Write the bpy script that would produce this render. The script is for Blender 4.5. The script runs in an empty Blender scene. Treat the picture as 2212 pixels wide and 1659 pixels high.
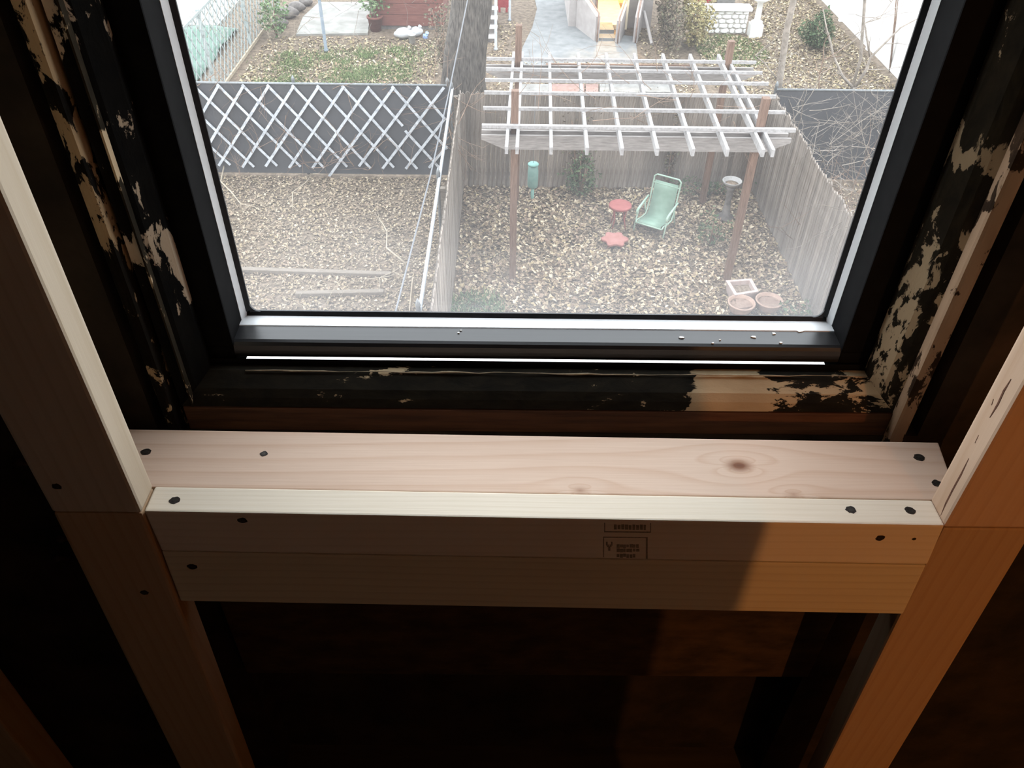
import bpy, bmesh, math, random
import numpy as np
from mathutils import Vector, Matrix

# ------------------------------------------------------------------ camera
S = bpy.context.scene
COL = S.collection
FW, FH = 2212, 1659
CX, CY = 1106.0, 829.5
CAMZ = 7.0                                   # camera stands 7 m above the back yards (upper floor)
def _n(v):
    v = np.array(v, float); return v / np.linalg.norm(v)
_N, _V = (1075, 2850), (1110, -690)          # vanishing points of plumb lines and of lines square to the wall
FPX = math.sqrt(-((_N[0]-CX)*(_V[0]-CX) + (_N[1]-CY)*(_V[1]-CY)))
_Z = -_n((_N[0]-CX, _N[1]-CY, FPX)); _Y = _n((_V[0]-CX, _V[1]-CY, FPX)); _X = np.cross(_Y, _Z)
_M = np.stack([_X, _Y, _Z], 1)
cam_d = bpy.data.cameras.new('camera'); cam = bpy.data.objects.new('camera', cam_d); COL.objects.link(cam)
cam_d.sensor_width = 36; cam_d.lens = 36 * FPX / FW; cam_d.clip_start = 0.02; cam_d.clip_end = 200
rw, dw, fw = _M[0], _M[1], _M[2]
cam.matrix_world = Matrix(((rw[0], -dw[0], -fw[0], 0), (rw[1], -dw[1], -fw[1], 0), (rw[2], -dw[2], -fw[2], CAMZ), (0, 0, 0, 1)))
S.camera = cam

def ray(u, v):
    return _M.T @ np.array([u-CX, v-CY, FPX])
def onz(u, v, h=0.0):                        # point of the photograph on the level plane of height h
    d = ray(u, v); t = (h-CAMZ)/d[2]; return Vector((d[0]*t, d[1]*t, h))
def ony(u, v, y):                            # ... on the upright plane y metres from the camera
    d = ray(u, v); t = y/d[1]; return Vector((d[0]*t, y, CAMZ+d[2]*t))

# ------------------------------------------------------------------ sky, lamp colours, exposure
W = bpy.data.worlds.new('sky'); S.world = W; W.use_nodes = True
wn = W.node_tree.nodes; wl = W.node_tree.links
bg = wn['Background']; bg.inputs['Strength'].default_value = 1.0
tc = wn.new('ShaderNodeTexCoord'); sx = wn.new('ShaderNodeSeparateXYZ'); wr = wn.new('ShaderNodeValToRGB')
wl.new(tc.outputs['Generated'], sx.inputs[0]); wl.new(sx.outputs['Z'], wr.inputs['Fac'])
wr.color_ramp.elements[0].position = 0.0; wr.color_ramp.elements[0].color = (1.14, 1.16, 1.20, 1)   # pale overcast dusk, paler at the horizon
wr.color_ramp.elements[1].position = 1.0; wr.color_ramp.elements[1].color = (0.90, 0.945, 1.02, 1)
wl.new(wr.outputs['Color'], bg.inputs['Color'])
S.view_settings.view_transform = 'Standard'; S.view_settings.look = 'None'
S.view_settings.gamma = 1.0; S.view_settings.use_curve_mapping = False
S.view_settings.exposure = 2.25
S.cycles.max_bounces = 8; S.cycles.transparent_max_bounces = 12; S.cycles.diffuse_bounces = 4
S.cycles.sample_clamp_indirect = 4.0
S.cycles.caustics_reflective = False; S.cycles.caustics_refractive = False

# ------------------------------------------------------------------ mesh helpers
class MB:
    def __init__(s): s.v = []; s.f = []; s.sm = []
    def add(s, vs, fs, smooth=False):
        o = len(s.v); s.v += [tuple(v) for v in vs]
        s.f += [tuple(i+o for i in f) for f in fs]; s.sm += [smooth]*len(fs); return s
    def hexa(s, p):                          # 8 points: bottom ring 0-3, top ring 4-7
        return s.add(p, [(0,3,2,1),(4,5,6,7),(0,1,5,4),(1,2,6,5),(2,3,7,6),(3,0,4,7)])
    def box(s, x0, x1, y0, y1, z0, z1):
        return s.hexa([(x0,y0,z0),(x1,y0,z0),(x1,y1,z0),(x0,y1,z0),(x0,y0,z1),(x1,y0,z1),(x1,y1,z1),(x0,y1,z1)])
    def bar(s, a, b, w, h, up=(0,0,1)):      # straight bar, w across, h along 'up'
        a = Vector(a); b = Vector(b); d = (b-a).normalized(); up = Vector(up)
        r = d.cross(up)
        if r.length < 1e-4: r = d.cross(Vector((1,0,0)))
        r.normalize(); u = r.cross(d).normalized()
        P = []
        for q in (a, b):
            P += [q-r*w/2-u*h/2, q+r*w/2-u*h/2, q+r*w/2+u*h/2, q-r*w/2+u*h/2]
        return s.add(P, [(0,1,2,3),(7,6,5,4),(0,4,5,1),(1,5,6,2),(2,6,7,3),(3,7,4,0)])
    def tube(s, pts, r, n=6, cap=True):
        pts = [Vector(p) for p in pts]; m = len(pts)
        rs = r if isinstance(r, (list, tuple)) else [r]*m
        o = len(s.v); prev = None
        for i, p in enumerate(pts):
            d = (pts[min(i+1, m-1)] - pts[max(i-1, 0)])
            d = d.normalized() if d.length > 1e-9 else Vector((0,0,1))
            if prev is None:
                a = d.cross(Vector((0,0,1)))
                if a.length < 1e-3: a = d.cross(Vector((1,0,0)))
            else:
                a = prev - d*prev.dot(d)
                if a.length < 1e-6: a = d.cross(Vector((1,0,0)))
            a.normalize(); prev = a; b = d.cross(a)
            for k in range(n):
                t = 2*math.pi*k/n; q = p + (a*math.cos(t)+b*math.sin(t))*rs[i]; s.v.append(tuple(q))
        for i in range(m-1):
            for k in range(n):
                k2 = (k+1) % n
                s.f.append((o+i*n+k, o+i*n+k2, o+(i+1)*n+k2, o+(i+1)*n+k)); s.sm.append(True)
        if cap:
            s.f.append(tuple(o+k for k in reversed(range(n)))); s.sm.append(False)
            s.f.append(tuple(o+(m-1)*n+k for k in range(n))); s.sm.append(False)
        return s
    def lathe(s, c, prof, n=20, sx=1, sy=1):
        c = Vector(c); o = len(s.v); m = len(prof)
        for r, z in prof:
            for k in range(n):
                t = 2*math.pi*k/n; s.v.append((c.x+r*sx*math.cos(t), c.y+r*sy*math.sin(t), c.z+z))
        for i in range(m-1):
            for k in range(n):
                k2 = (k+1) % n; s.f.append((o+i*n+k, o+i*n+k2, o+(i+1)*n+k2, o+(i+1)*n+k)); s.sm.append(True)
        s.f.append(tuple(o+k for k in reversed(range(n)))); s.sm.append(False)
        s.f.append(tuple(o+(m-1)*n+k for k in range(n))); s.sm.append(False)
        return s
    def sweep(s, prof, a, b, closed=True):   # prof: list of functions? -> list of (p_at_a, p_at_b)
        n = len(prof); o = len(s.v)
        for p, q in prof: s.v.append(tuple(p))
        for p, q in prof: s.v.append(tuple(q))
        for k in range(n if closed else n-1):
            k2 = (k+1) % n; s.f.append((o+k, o+k2, o+n+k2, o+n+k)); s.sm.append(False)
        s.f.append(tuple(o+k for k in reversed(range(n)))); s.sm.append(False)
        s.f.append(tuple(o+n+k for k in range(n))); s.sm.append(False)
        return s
    def mesh(s, name, org=(0,0,0)):
        me = bpy.data.meshes.new(name); ox, oy, oz = org
        me.from_pydata([(x-ox, y-oy, z-oz) for x, y, z in s.v], [], s.f)
        me.polygons.foreach_set('use_smooth', s.sm); me.update(); return me
    def build(s, name, mat, parent=None, bevel=0, org=None):
        if parent is not None:
            org = parent.matrix_basis.translation if parent.parent is None else parent.parent.matrix_basis.translation + parent.location
        if org is None: org = (0,0,0)
        me = s.mesh(name, org)
        if bevel or True:
            bm = bmesh.new(); bm.from_mesh(me)
            bmesh.ops.recalc_face_normals(bm, faces=bm.faces)
            if bevel:
                es = [e for e in bm.edges if len(e.link_faces) == 2 and e.calc_face_angle(0) > 0.6]
                bmesh.ops.bevel(bm, geom=es, offset=bevel, segments=2, affect='EDGES', profile=0.6)
            bm.to_mesh(me); bm.free()
        me.materials.append(mat)
        ob = bpy.data.objects.new(name, me); COL.objects.link(ob)
        if parent is not None: ob.parent = parent
        else: ob.location = org
        return ob

def tag(o, label=None, cat=None, group=None, kind=None):
    if label: o['label'] = label
    if cat: o['category'] = cat
    if group: o['group'] = group
    if kind: o['kind'] = kind
    return o
def thing(name, loc, label, cat, group=None):
    e = bpy.data.objects.new(name, None); COL.objects.link(e); e.location = loc; e.empty_display_size = 0.1
    return tag(e, label, cat, group)
def struct(name, loc=(0,0,0)):
    e = bpy.data.objects.new(name, None); COL.objects.link(e); e.location = loc; e.empty_display_size = 0.1
    e['kind'] = 'structure'; return e
def inst(name, me, loc, parent, rz=0.0, scale=None):
    o = bpy.data.objects.new(name, me); COL.objects.link(o); o.parent = parent
    o.location = Vector(loc) - (parent.location if parent else Vector((0,0,0))); o.rotation_euler = (0,0,rz)
    if scale: o.scale = scale
    return o

# ------------------------------------------------------------------ materials
class NT:
    def __init__(s, name):
        s.m = bpy.data.materials.new(name); s.m.use_nodes = True
        s.t = s.m.node_tree; s.N = s.t.nodes; s.L = s.t.links
        s.b = s.N['Principled BSDF']; s.out = s.N['Material Output']
    def new(s, t): return s.N.new(t)
    def set(s, sock, val):
        if isinstance(val, bpy.types.NodeSocket): s.L.new(val, sock)
        elif val is not None: sock.default_value = val
    def m_(s, op, a, b=None, c=None, clamp=False):
        n = s.new('ShaderNodeMath'); n.operation = op; n.use_clamp = clamp
        s.set(n.inputs[0], a); s.set(n.inputs[1], b); s.set(n.inputs[2], c); return n.outputs[0]
    def pos(s, mode='world'):
        if mode == 'world': return s.new('ShaderNodeNewGeometry').outputs['Position']
        return s.new('ShaderNodeTexCoord').outputs['Object']
    def map(s, vec, scale=(1,1,1), loc=(0,0,0), rot=(0,0,0)):
        n = s.new('ShaderNodeMapping'); s.L.new(vec, n.inputs['Vector'])
        n.inputs['Scale'].default_value = scale; n.inputs['Location'].default_value = loc; n.inputs['Rotation'].default_value = rot
        return n.outputs[0]
    def noise(s, vec, scale=5, detail=3, rough=0.55, dist=0.0):
        n = s.new('ShaderNodeTexNoise'); s.L.new(vec, n.inputs['Vector'])
        n.inputs['Scale'].default_value = scale; n.inputs['Detail'].default_value = detail
        n.inputs['Roughness'].default_value = rough; n.inputs['Distortion'].default_value = dist
        return n.outputs['Fac']
    def ramp(s, fac, stops, interp='LINEAR'):
        n = s.new('ShaderNodeValToRGB'); s.L.new(fac, n.inputs['Fac']); cr = n.color_ramp; cr.interpolation = interp
        while len(cr.elements) < len(stops): cr.elements.new(0.5)
        for e, (p, c) in zip(cr.elements, stops):
            e.position = p; e.color = (c[0], c[1], c[2], 1) if not isinstance(c, (int, float)) else (c, c, c, 1)
        return n.outputs['Color']
    def mix(s, fac, a, b, mode='MIX'):
        n = s.new('ShaderNodeMix'); n.data_type = 'RGBA'; n.blend_type = mode
        s.set(n.inputs[0], fac)
        for k, val in ((6, a), (7, b)):
            if isinstance(val, bpy.types.NodeSocket): s.L.new(val, n.inputs[k])
            else: n.inputs[k].default_value = (val[0], val[1], val[2], 1)
        return n.outputs[2]
    def bump(s, h, strength=0.3, dist=0.002):
        n = s.new('ShaderNodeBump'); s.L.new(h, n.inputs['Height']); n.inputs['Strength'].default_value = strength
        n.inputs['Distance'].default_value = dist; s.L.new(n.outputs[0], s.b.inputs['Normal'])
    def fin(s, col=None, rough=0.6, metal=0.0, spec=0.4):
        if col is not None:
            if isinstance(col, bpy.types.NodeSocket): s.L.new(col, s.b.inputs['Base Color'])
            else: s.b.inputs['Base Color'].default_value = (col[0], col[1], col[2], 1)
        s.set(s.b.inputs['Roughness'], rough); s.b.inputs['Metallic'].default_value = metal
        s.b.inputs['Specular IOR Level'].default_value = spec
        return s.m

def pm(name, c1, c2, scale=6, stretch=(1,1,1), rough=0.7, bump=0.0, metal=0.0, mode='world', rnd=0.0, spec=0.35, lo=0.35, hi=0.65, bdist=0.004):
    n = NT(name); v = n.map(n.pos(mode), stretch); f = n.noise(v, scale, 4, 0.6)
    col = n.ramp(f, [(lo, c1), (hi, c2)])
    if rnd:
        oi = n.new('ShaderNodeObjectInfo'); g = n.m_('MULTIPLY_ADD', oi.outputs['Random'], 2*rnd, 1-rnd)
        hs = n.new('ShaderNodeHueSaturation'); n.L.new(col, hs.inputs['Color']); n.L.new(g, hs.inputs['Value']); col = hs.outputs[0]
    if bump: n.bump(f, bump, bdist)
    return n.fin(col, rough, metal, spec)

def wood(name, light, mid, dark, axis, across, freq=60, knots=(), contrast=1.0, rough=0.62, org=(0,0,0), warp=0.5):
    """Sawn softwood: growth lines run along one world axis and flow around the knots (u, v, radius)."""
    n = NT(name); sp = n.new('ShaderNodeSeparateXYZ'); n.L.new(n.pos('world'), sp.inputs[0])
    ax = {'x': 0, 'y': 1, 'z': 2}
    u = n.m_('SUBTRACT', sp.outputs[ax[axis]], org[0]); v = n.m_('SUBTRACT', sp.outputs[ax[across]], org[1])
    other = [a for a in 'xyz' if a not in (axis, across)][0]
    v2 = n.m_('ADD', v, n.m_('MULTIPLY', sp.outputs[ax[other]], 0.6))
    cmb = n.new('ShaderNodeCombineXYZ'); n.L.new(u, cmb.inputs[0]); n.L.new(v2, cmb.inputs[1])
    lf = n.noise(n.map(cmb.outputs[0], (1.6, 7, 1)), 1.0, 2, 0.5)
    psi = n.m_('ADD', v2, n.m_('MULTIPLY', n.m_('SUBTRACT', lf, 0.5), 0.05*warp))
    kmask = None
    for (ku, kv, kr, ks) in knots:
        du = n.m_('MULTIPLY', n.m_('SUBTRACT', u, ku), 0.42); dv = n.m_('SUBTRACT', v, kv)
        d2 = n.m_('ADD', n.m_('ADD', n.m_('MULTIPLY', du, du), n.m_('MULTIPLY', dv, dv)), (0.35*kr)**2)
        psi = n.m_('SUBTRACT', psi, n.m_('DIVIDE', n.m_('MULTIPLY', dv, kr*kr*2.2), d2))
        du1 = n.m_('SUBTRACT', u, ku); d1 = n.m_('SQRT', n.m_('ADD', n.m_('MULTIPLY', n.m_('MULTIPLY', du1, du1), 0.45), n.m_('MULTIPLY', dv, dv)))
        km = n.m_('MULTIPLY', n.m_('SUBTRACT', 1.0, n.m_('DIVIDE', d1, kr*0.75), clamp=True), ks)
        kmask = km if kmask is None else n.m_('MAXIMUM', kmask, km)
    fibre = n.noise(n.map(cmb.outputs[0], (9, 420, 1)), 1.0, 3, 0.6)
    ph = n.m_('MULTIPLY', psi, freq)
    saw = n.m_('FRACT', ph)
    line = n.ramp(saw, [(0.0, 0.0), (0.55, 0.15), (0.88, 1.0), (1.0, 0.0)])
    f = n.m_('ADD', n.m_('MULTIPLY', line, 0.6*contrast), n.m_('MULTIPLY', fibre, 0.35))
    col = n.ramp(f, [(0.05, light), (0.45, mid), (1.0, dark)])
    blot = n.noise(n.map(cmb.outputs[0], (5, 22, 1)), 1.0, 3, 0.6)
    col = n.mix(n.m_('MULTIPLY', n.m_('SUBTRACT', blot, 0.45, clamp=True), 0.9*contrast), col, dark)
    if kmask is not None:
        kcol = n.ramp(n.m_('ADD', kmask, n.m_('MULTIPLY', fibre, 0.3)), [(0.25, dark), (0.6, (dark[0]*0.55, dark[1]*0.42, dark[2]*0.35)), (0.95, (dark[0]*0.3, dark[1]*0.2, dark[2]*0.15))])
        col = n.mix(n.m_('MULTIPLY', kmask, 2.2, clamp=True), col, kcol)
    n.bump(fibre, 0.25, 0.0006)
    return n.fin(col, rough, 0, 0.3)

def peel(name, paint, under, axis, regions, base=-0.06, rough=0.85, fine=70):
    """Old dark paint flaked off to pale filler in patches; regions = (from, to, amount) along one world axis."""
    n = NT(name); p = n.pos('world'); sp = n.new('ShaderNodeSeparateXYZ'); n.L.new(p, sp.inputs[0])
    a = sp.outputs[{'x': 0, 'y': 1, 'z': 2}[axis]]
    st = {'x': (0.45, 1, 1), 'z': (1, 1, 0.45), 'y': (1, 0.45, 1)}[axis]
    n1 = n.noise(n.map(p, st), fine, 5, 0.65, 0.4); n2 = n.noise(n.map(p, st), fine*0.22, 3, 0.55)
    val = n.m_('ADD', n.m_('MULTIPLY', n1, 0.5), n.m_('MULTIPLY', n2, 0.5)); val = n.m_('ADD', val, base)
    for lo, hi, amt in regions:
        w = 0.018
        s1 = n.new('ShaderNodeMapRange'); s1.interpolation_type = 'SMOOTHSTEP'; n.L.new(a, s1.inputs[0]); s1.inputs[1].default_value = lo-w; s1.inputs[2].default_value = lo+w
        s2 = n.new('ShaderNodeMapRange'); s2.interpolation_type = 'SMOOTHSTEP'; n.L.new(a, s2.inputs[0]); s2.inputs[1].default_value = hi-w; s2.inputs[2].default_value = hi+w; s2.inputs[3].default_value = 1; s2.inputs[4].default_value = 0
        val = n.m_('ADD', val, n.m_('MULTIPLY', n.m_('MULTIPLY', s1.outputs[0], s2.outputs[0]), amt))
    mask = n.ramp(val, [(0.52, 0.0), (0.535, 1.0)])
    ucol = n.ramp(n2, [(0.3, (under[0]*0.6, under[1]*0.55, under[2]*0.5)), (0.6, under)])
    pcol = n.ramp(n1, [(0.35, paint), (0.7, (paint[0]*2.2, paint[1]*2.0, paint[2]*1.7))])
    col = n.mix(mask, pcol, ucol)
    n.bump(n.m_('SUBTRACT', n1, n.m_('MULTIPLY', mask, 0.35)), 0.6, 0.0012)
    return n.fin(col, rough, 0, 0.06)

M_ = {}
M_['pale'] = wood('pale_whitewood', (0.824, 0.730, 0.605), (0.742, 0.640, 0.497), (0.515, 0.390, 0.259), 'x', 'y', 150, contrast=0.35)
M_['pale2'] = wood('pale_whitewood_lower', (0.74, 0.65, 0.46), (0.66, 0.56, 0.38), (0.45, 0.33, 0.19), 'x', 'z', 80, contrast=0.5)
M_['fir'] = wood('pink_fir', (0.74, 0.56, 0.44), (0.66, 0.46, 0.34), (0.40, 0.21, 0.12), 'x', 'y', 52,
                 knots=((0.243, 0.584, 0.017, 0.62), (0.075, 0.548, 0.011, 0.3), (0.290, 0.545, 0.011, 0.25)), contrast=0.5, warp=0.6)
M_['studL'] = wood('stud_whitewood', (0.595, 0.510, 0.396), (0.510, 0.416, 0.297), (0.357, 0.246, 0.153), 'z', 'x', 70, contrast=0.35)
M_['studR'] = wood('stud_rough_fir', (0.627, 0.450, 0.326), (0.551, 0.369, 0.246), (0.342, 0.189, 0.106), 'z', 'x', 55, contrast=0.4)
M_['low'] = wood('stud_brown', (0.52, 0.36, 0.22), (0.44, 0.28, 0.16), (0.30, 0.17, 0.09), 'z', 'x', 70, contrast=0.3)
M_['hole'] = pm('screw_hole', (0.012, 0.008, 0.006), (0.03, 0.02, 0.014), 300, rough=0.6)
M_['screw'] = pm('screw_steel', (0.05, 0.045, 0.04), (0.10, 0.09, 0.08), 300, rough=0.45, metal=0.8)
M_['crackmat'] = pm('crack_shadow_wood', (0.09, 0.035, 0.02), (0.16, 0.07, 0.04), 200, rough=0.9)
M_['caulk'] = pm('cream_caulk', (0.30, 0.24, 0.16), (0.45, 0.37, 0.25), 90, rough=0.9)
M_['ink'] = pm('stamp_ink', (0.20, 0.165, 0.12), (0.34, 0.28, 0.20), 500, rough=0.9)
M_['black'] = pm('black_vinyl', (0.0035, 0.0035, 0.004), (0.006, 0.006, 0.0065), 60, rough=0.75, spec=0.06)
M_['blackled'] = pm('black_vinyl_ledge', (0.010, 0.010, 0.011), (0.020, 0.020, 0.022), 14, (0.15, 8, 1), rough=0.33, spec=0.6)
M_['gasket'] = pm('gasket_rubber', (0.012, 0.014, 0.017), (0.022, 0.024, 0.028), 90, rough=0.5)
M_['bead'] = pm('pale_glazing_bead', (0.78, 0.80, 0.82), (0.84, 0.86, 0.88), 40, rough=0.35, spec=0.5)
M_['strip'] = pm('silver_weatherstrip', (0.75, 0.77, 0.80), (0.85, 0.86, 0.88), 40, rough=0.35)
M_['oldwall'] = pm('old_dirty_wall', (0.012, 0.009, 0.006), (0.041, 0.027, 0.017), 11, rough=0.95, bump=0.7, bdist=0.008)
M_['oldwall2'] = pm('old_wall_recess', (0.012, 0.009, 0.007), (0.035, 0.024, 0.017), 14, rough=0.95, bump=0.7, bdist=0.008)
M_['oldboard'] = pm('old_brown_board', (0.034, 0.021, 0.012), (0.085, 0.05, 0.027), 16, (1, 6, 2), rough=0.9, bump=0.4)
M_['redwood'] = pm('old_red_brown_board', (0.060, 0.024, 0.011), (0.120, 0.051, 0.023), 9, (1, 12, 12), rough=0.7, bump=0.3)
M_['chip'] = pm('paint_chip', (0.75, 0.74, 0.70), (0.85, 0.84, 0.82), 200, rough=0.8)
z7 = CAMZ
M_['peel_sill'] = peel('peeling_sill', (0.012, 0.011, 0.009), (0.52, 0.40, 0.25), 'x', ((0.205, 0.285, 0.22), (0.25, 0.43, 0.045), (-0.24, -0.12, 0.03), (-0.05, 0.17, 0.01)), base=-0.075)
M_['peel_R'] = peel('peeling_right', (0.016, 0.013, 0.009), (0.50, 0.38, 0.24), 'z', ((z7-0.60, z7-0.47, 0.035), (z7-0.46, z7-0.38, 0.03), (z7-0.335, z7-0.30, 0.13)), base=-0.055)
M_['peel_R2'] = peel('peeling_right_outer', (0.030, 0.018, 0.011), (0.42, 0.28, 0.18), 'z', ((z7-0.66, z7-0.30, 0.05),), base=0.0)
M_['peel_L'] = peel('peeling_left', (0.004, 0.004, 0.004), (0.50, 0.40, 0.29), 'z', ((z7-0.50, z7-0.39, 0.13), (z7-0.30, z7-0.265, 0.08), (z7-0.235, z7-0.10, 0.12)), base=-0.125)
M_['peel_L2'] = peel('peeling_left_outer', (0.006, 0.005, 0.004), (0.40, 0.28, 0.16), 'z', ((z7-0.56, z7+0.2, 0.075),), base=-0.075)

n = NT('window_glass')                       # clear pane with a dusty film
tr = n.new('ShaderNodeBsdfTransparent'); tr.inputs['Color'].default_value = (0.97, 0.985, 0.98, 1)
tl = n.new('ShaderNodeBsdfTranslucent'); tl.inputs['Color'].default_value = (0.85, 0.87, 0.90, 1)
gl = n.new('ShaderNodeBsdfGlossy'); gl.inputs['Roughness'].default_value = 0.02
lw = n.new('ShaderNodeLayerWeight'); lw.inputs['Blend'].default_value = 0.5
gp = n.pos('world'); gz = n.new('ShaderNodeSeparateXYZ'); n.L.new(gp, gz.inputs[0])
dust = n.noise(gp, 7, 4, 0.6)
lowz = n.new('ShaderNodeMapRange'); n.L.new(gz.outputs[2], lowz.inputs[0]); lowz.inputs[1].default_value = z7-0.56; lowz.inputs[2].default_value = z7-0.36; lowz.inputs[3].default_value = 0.06; lowz.inputs[4].default_value = 0.02
fac = n.m_('MULTIPLY', lowz.outputs[0], n.m_('MULTIPLY_ADD', dust, 1.5, 0.4))
m1 = n.new('ShaderNodeMixShader'); n.L.new(fac, m1.inputs[0]); n.L.new(tr.outputs[0], m1.inputs[1]); n.L.new(tl.outputs[0], m1.inputs[2])
m2 = n.new('ShaderNodeMixShader'); n.L.new(n.m_('MULTIPLY_ADD', n.m_('POWER', lw.outputs['Facing'], 5.0), 0.5, 0.02), m2.inputs[0]); n.L.new(m1.outputs[0], m2.inputs[1]); n.L.new(gl.outputs[0], m2.inputs[2])
n.L.new(m2.outputs[0], n.out.inputs['Surface']); n.N.remove(n.b); M_['glass'] = n.m

def leafmat(name, cols, rough=0.8, trans=0.0):
    n = NT(name); g = n.new('ShaderNodeNewGeometry')
    k = len(cols); col = n.ramp(g.outputs['Random Per Island'], [(i/k, c) for i, c in enumerate(cols)], 'CONSTANT')
    f = n.noise(n.pos('world'), 40, 2); col = n.mix(n.m_('MULTIPLY', f, 0.35), col, (0.12, 0.09, 0.06))
    return n.fin(col, rough, 0, 0.2)
M_['leaf'] = leafmat('dry_leaf', [(0.350, 0.269, 0.179),(0.223, 0.162, 0.107),(0.143, 0.098, 0.065),(0.478, 0.385, 0.265),(0.191, 0.146, 0.107),(0.399, 0.316, 0.187),(0.096, 0.070, 0.049),(0.287, 0.207, 0.151),(0.589, 0.500, 0.365),(0.208, 0.154, 0.101)])
M_['leafdull'] = leafmat('dull_dry_leaf', [(0.312, 0.245, 0.170),(0.233, 0.178, 0.125),(0.184, 0.139, 0.099),(0.391, 0.317, 0.223),(0.213, 0.168, 0.125),(0.342, 0.274, 0.175),(0.155, 0.121, 0.089),(0.273, 0.206, 0.153),(0.460, 0.388, 0.285),(0.224, 0.173, 0.122)])
M_['leaf2'] = leafmat('dry_leaf_pale', [(0.356, 0.292, 0.186),(0.238, 0.188, 0.120),(0.449, 0.376, 0.246),(0.317, 0.233, 0.150),(0.172, 0.130, 0.084),(0.502, 0.441, 0.324),(0.264, 0.220, 0.120)])
M_['grass'] = leafmat('grass_blade', [(0.12,0.19,0.06),(0.17,0.24,0.09),(0.09,0.14,0.05),(0.24,0.27,0.13),(0.14,0.20,0.08)])
M_['ever'] = leafmat('evergreen_leaf', [(0.047, 0.095, 0.041),(0.068, 0.128, 0.061),(0.095, 0.135, 0.068),(0.041, 0.074, 0.041),(0.135, 0.162, 0.095)])
M_['green'] = leafmat('bush_leaf', [(0.09,0.17,0.07),(0.12,0.21,0.09),(0.16,0.26,0.12),(0.07,0.12,0.05),(0.20,0.28,0.14)])
M_['gold'] = leafmat('golden_hedge_leaf', [(0.30,0.25,0.10),(0.36,0.32,0.15),(0.22,0.20,0.10),(0.26,0.20,0.11),(0.42,0.38,0.20)])
M_['brownleaf'] = leafmat('brown_hedge_leaf', [(0.10,0.08,0.06),(0.14,0.11,0.08),(0.18,0.14,0.10),(0.08,0.07,0.055),(0.13,0.13,0.08)])
M_['rust'] = leafmat('rust_twig_leaf', [(0.26,0.14,0.10),(0.33,0.19,0.14),(0.20,0.11,0.08)])
M_['soil'] = pm('leafy_soil', (0.083, 0.061, 0.042), (0.187, 0.143, 0.103), 9, rough=0.95, bump=0.5, bdist=0.03)
M_['paver'] = pm('pale_concrete', (0.155, 0.16, 0.16), (0.215, 0.22, 0.22), 3.5, rough=0.9, bump=0.15)
M_['white'] = pm('white_paint', (0.72, 0.72, 0.70), (0.82, 0.82, 0.80), 5, rough=0.7)
M_['house'] = pm('off_white_house_paint', (0.34, 0.31, 0.295), (0.40, 0.37, 0.355), 5, rough=0.7)
M_['whiteconc'] = pm('whitish_concrete', (0.20, 0.195, 0.175), (0.30, 0.295, 0.275), 2.5, rough=0.9)
M_['mortar'] = pm('grey_mortar', (0.42, 0.40, 0.37), (0.52, 0.50, 0.46), 12, rough=0.95)
M_['fence'] = pm('grey_fence_wood', (0.148, 0.121, 0.100), (0.258, 0.226, 0.195), 6, (9, 9, 0.7), rough=0.85, mode='object', rnd=0.28, bump=0.3)
M_['fencerail'] = pm('fence_rail_wood', (0.11, 0.09, 0.07), (0.16, 0.135, 0.11), 6, (1, 9, 9), rough=0.85)
M_['perg'] = pm('weathered_pergola_wood', (0.242, 0.231, 0.226), (0.347, 0.336, 0.331), 8, (3, 3, 3), rough=0.8)
M_['pergbeam'] = pm('pergola_beam_wood', (0.184, 0.167, 0.155), (0.276, 0.253, 0.236), 7, (1, 8, 8), rough=0.8)
M_['post'] = pm('brown_post_wood', (0.103, 0.060, 0.040), (0.184, 0.115, 0.083), 7, (8, 8, 0.6), rough=0.8)
M_['lat'] = pm('white_lattice_paint', (0.308, 0.329, 0.357), (0.476, 0.497, 0.525), 16, rough=0.7, lo=0.35, hi=0.55)
M_['lat2'] = pm('grey_green_lattice_paint', (0.221, 0.260, 0.260), (0.338, 0.370, 0.364), 16, rough=0.7)
M_['mesh'] = pm('black_privacy_mesh', (0.041, 0.041, 0.045), (0.077, 0.077, 0.081), 30, (6, 6, 1), rough=0.9, lo=0.3, hi=0.7)
M_['galv'] = pm('galvanised_pipe', (0.15, 0.16, 0.165), (0.21, 0.22, 0.225), 20, rough=0.4, metal=0.3)
M_['pipewhite'] = pm('white_pipe', (0.312, 0.338, 0.370), (0.416, 0.442, 0.468), 20, rough=0.5)
M_['bark'] = pm('grey_bark', (0.035, 0.029, 0.024), (0.115, 0.10, 0.085), 9, (4, 4, 0.6), rough=0.95, bump=0.8, bdist=0.03)
M_['twig'] = pm('pale_twig', (0.264, 0.220, 0.160), (0.374, 0.319, 0.242), 10, rough=0.9)
M_['twig2'] = pm('grey_twig', (0.18, 0.155, 0.13), (0.30, 0.26, 0.22), 10, rough=0.9)
M_['twig3'] = pm('brown_twig', (0.16, 0.105, 0.075), (0.26, 0.18, 0.13), 10, rough=0.9)
M_['mint'] = pm('mint_green_metal', (0.286, 0.407, 0.319), (0.341, 0.462, 0.374), 10, rough=0.5)
M_['mintmesh'] = pm('mint_green_sling', (0.180, 0.282, 0.216), (0.240, 0.348, 0.276), 6, rough=0.8)
M_['red'] = pm('faded_red_metal', (0.27, 0.075, 0.07), (0.33, 0.10, 0.09), 9, rough=0.6)
M_['red2'] = pm('pale_red_metal', (0.30, 0.12, 0.10), (0.36, 0.16, 0.14), 9, rough=0.7)
M_['teal'] = pm('teal_feeder', (0.09, 0.17, 0.145), (0.12, 0.205, 0.175), 14, rough=0.5)
M_['teal2'] = pm('light_teal', (0.14, 0.29, 0.255), (0.17, 0.33, 0.29), 14, rough=0.5)
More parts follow.
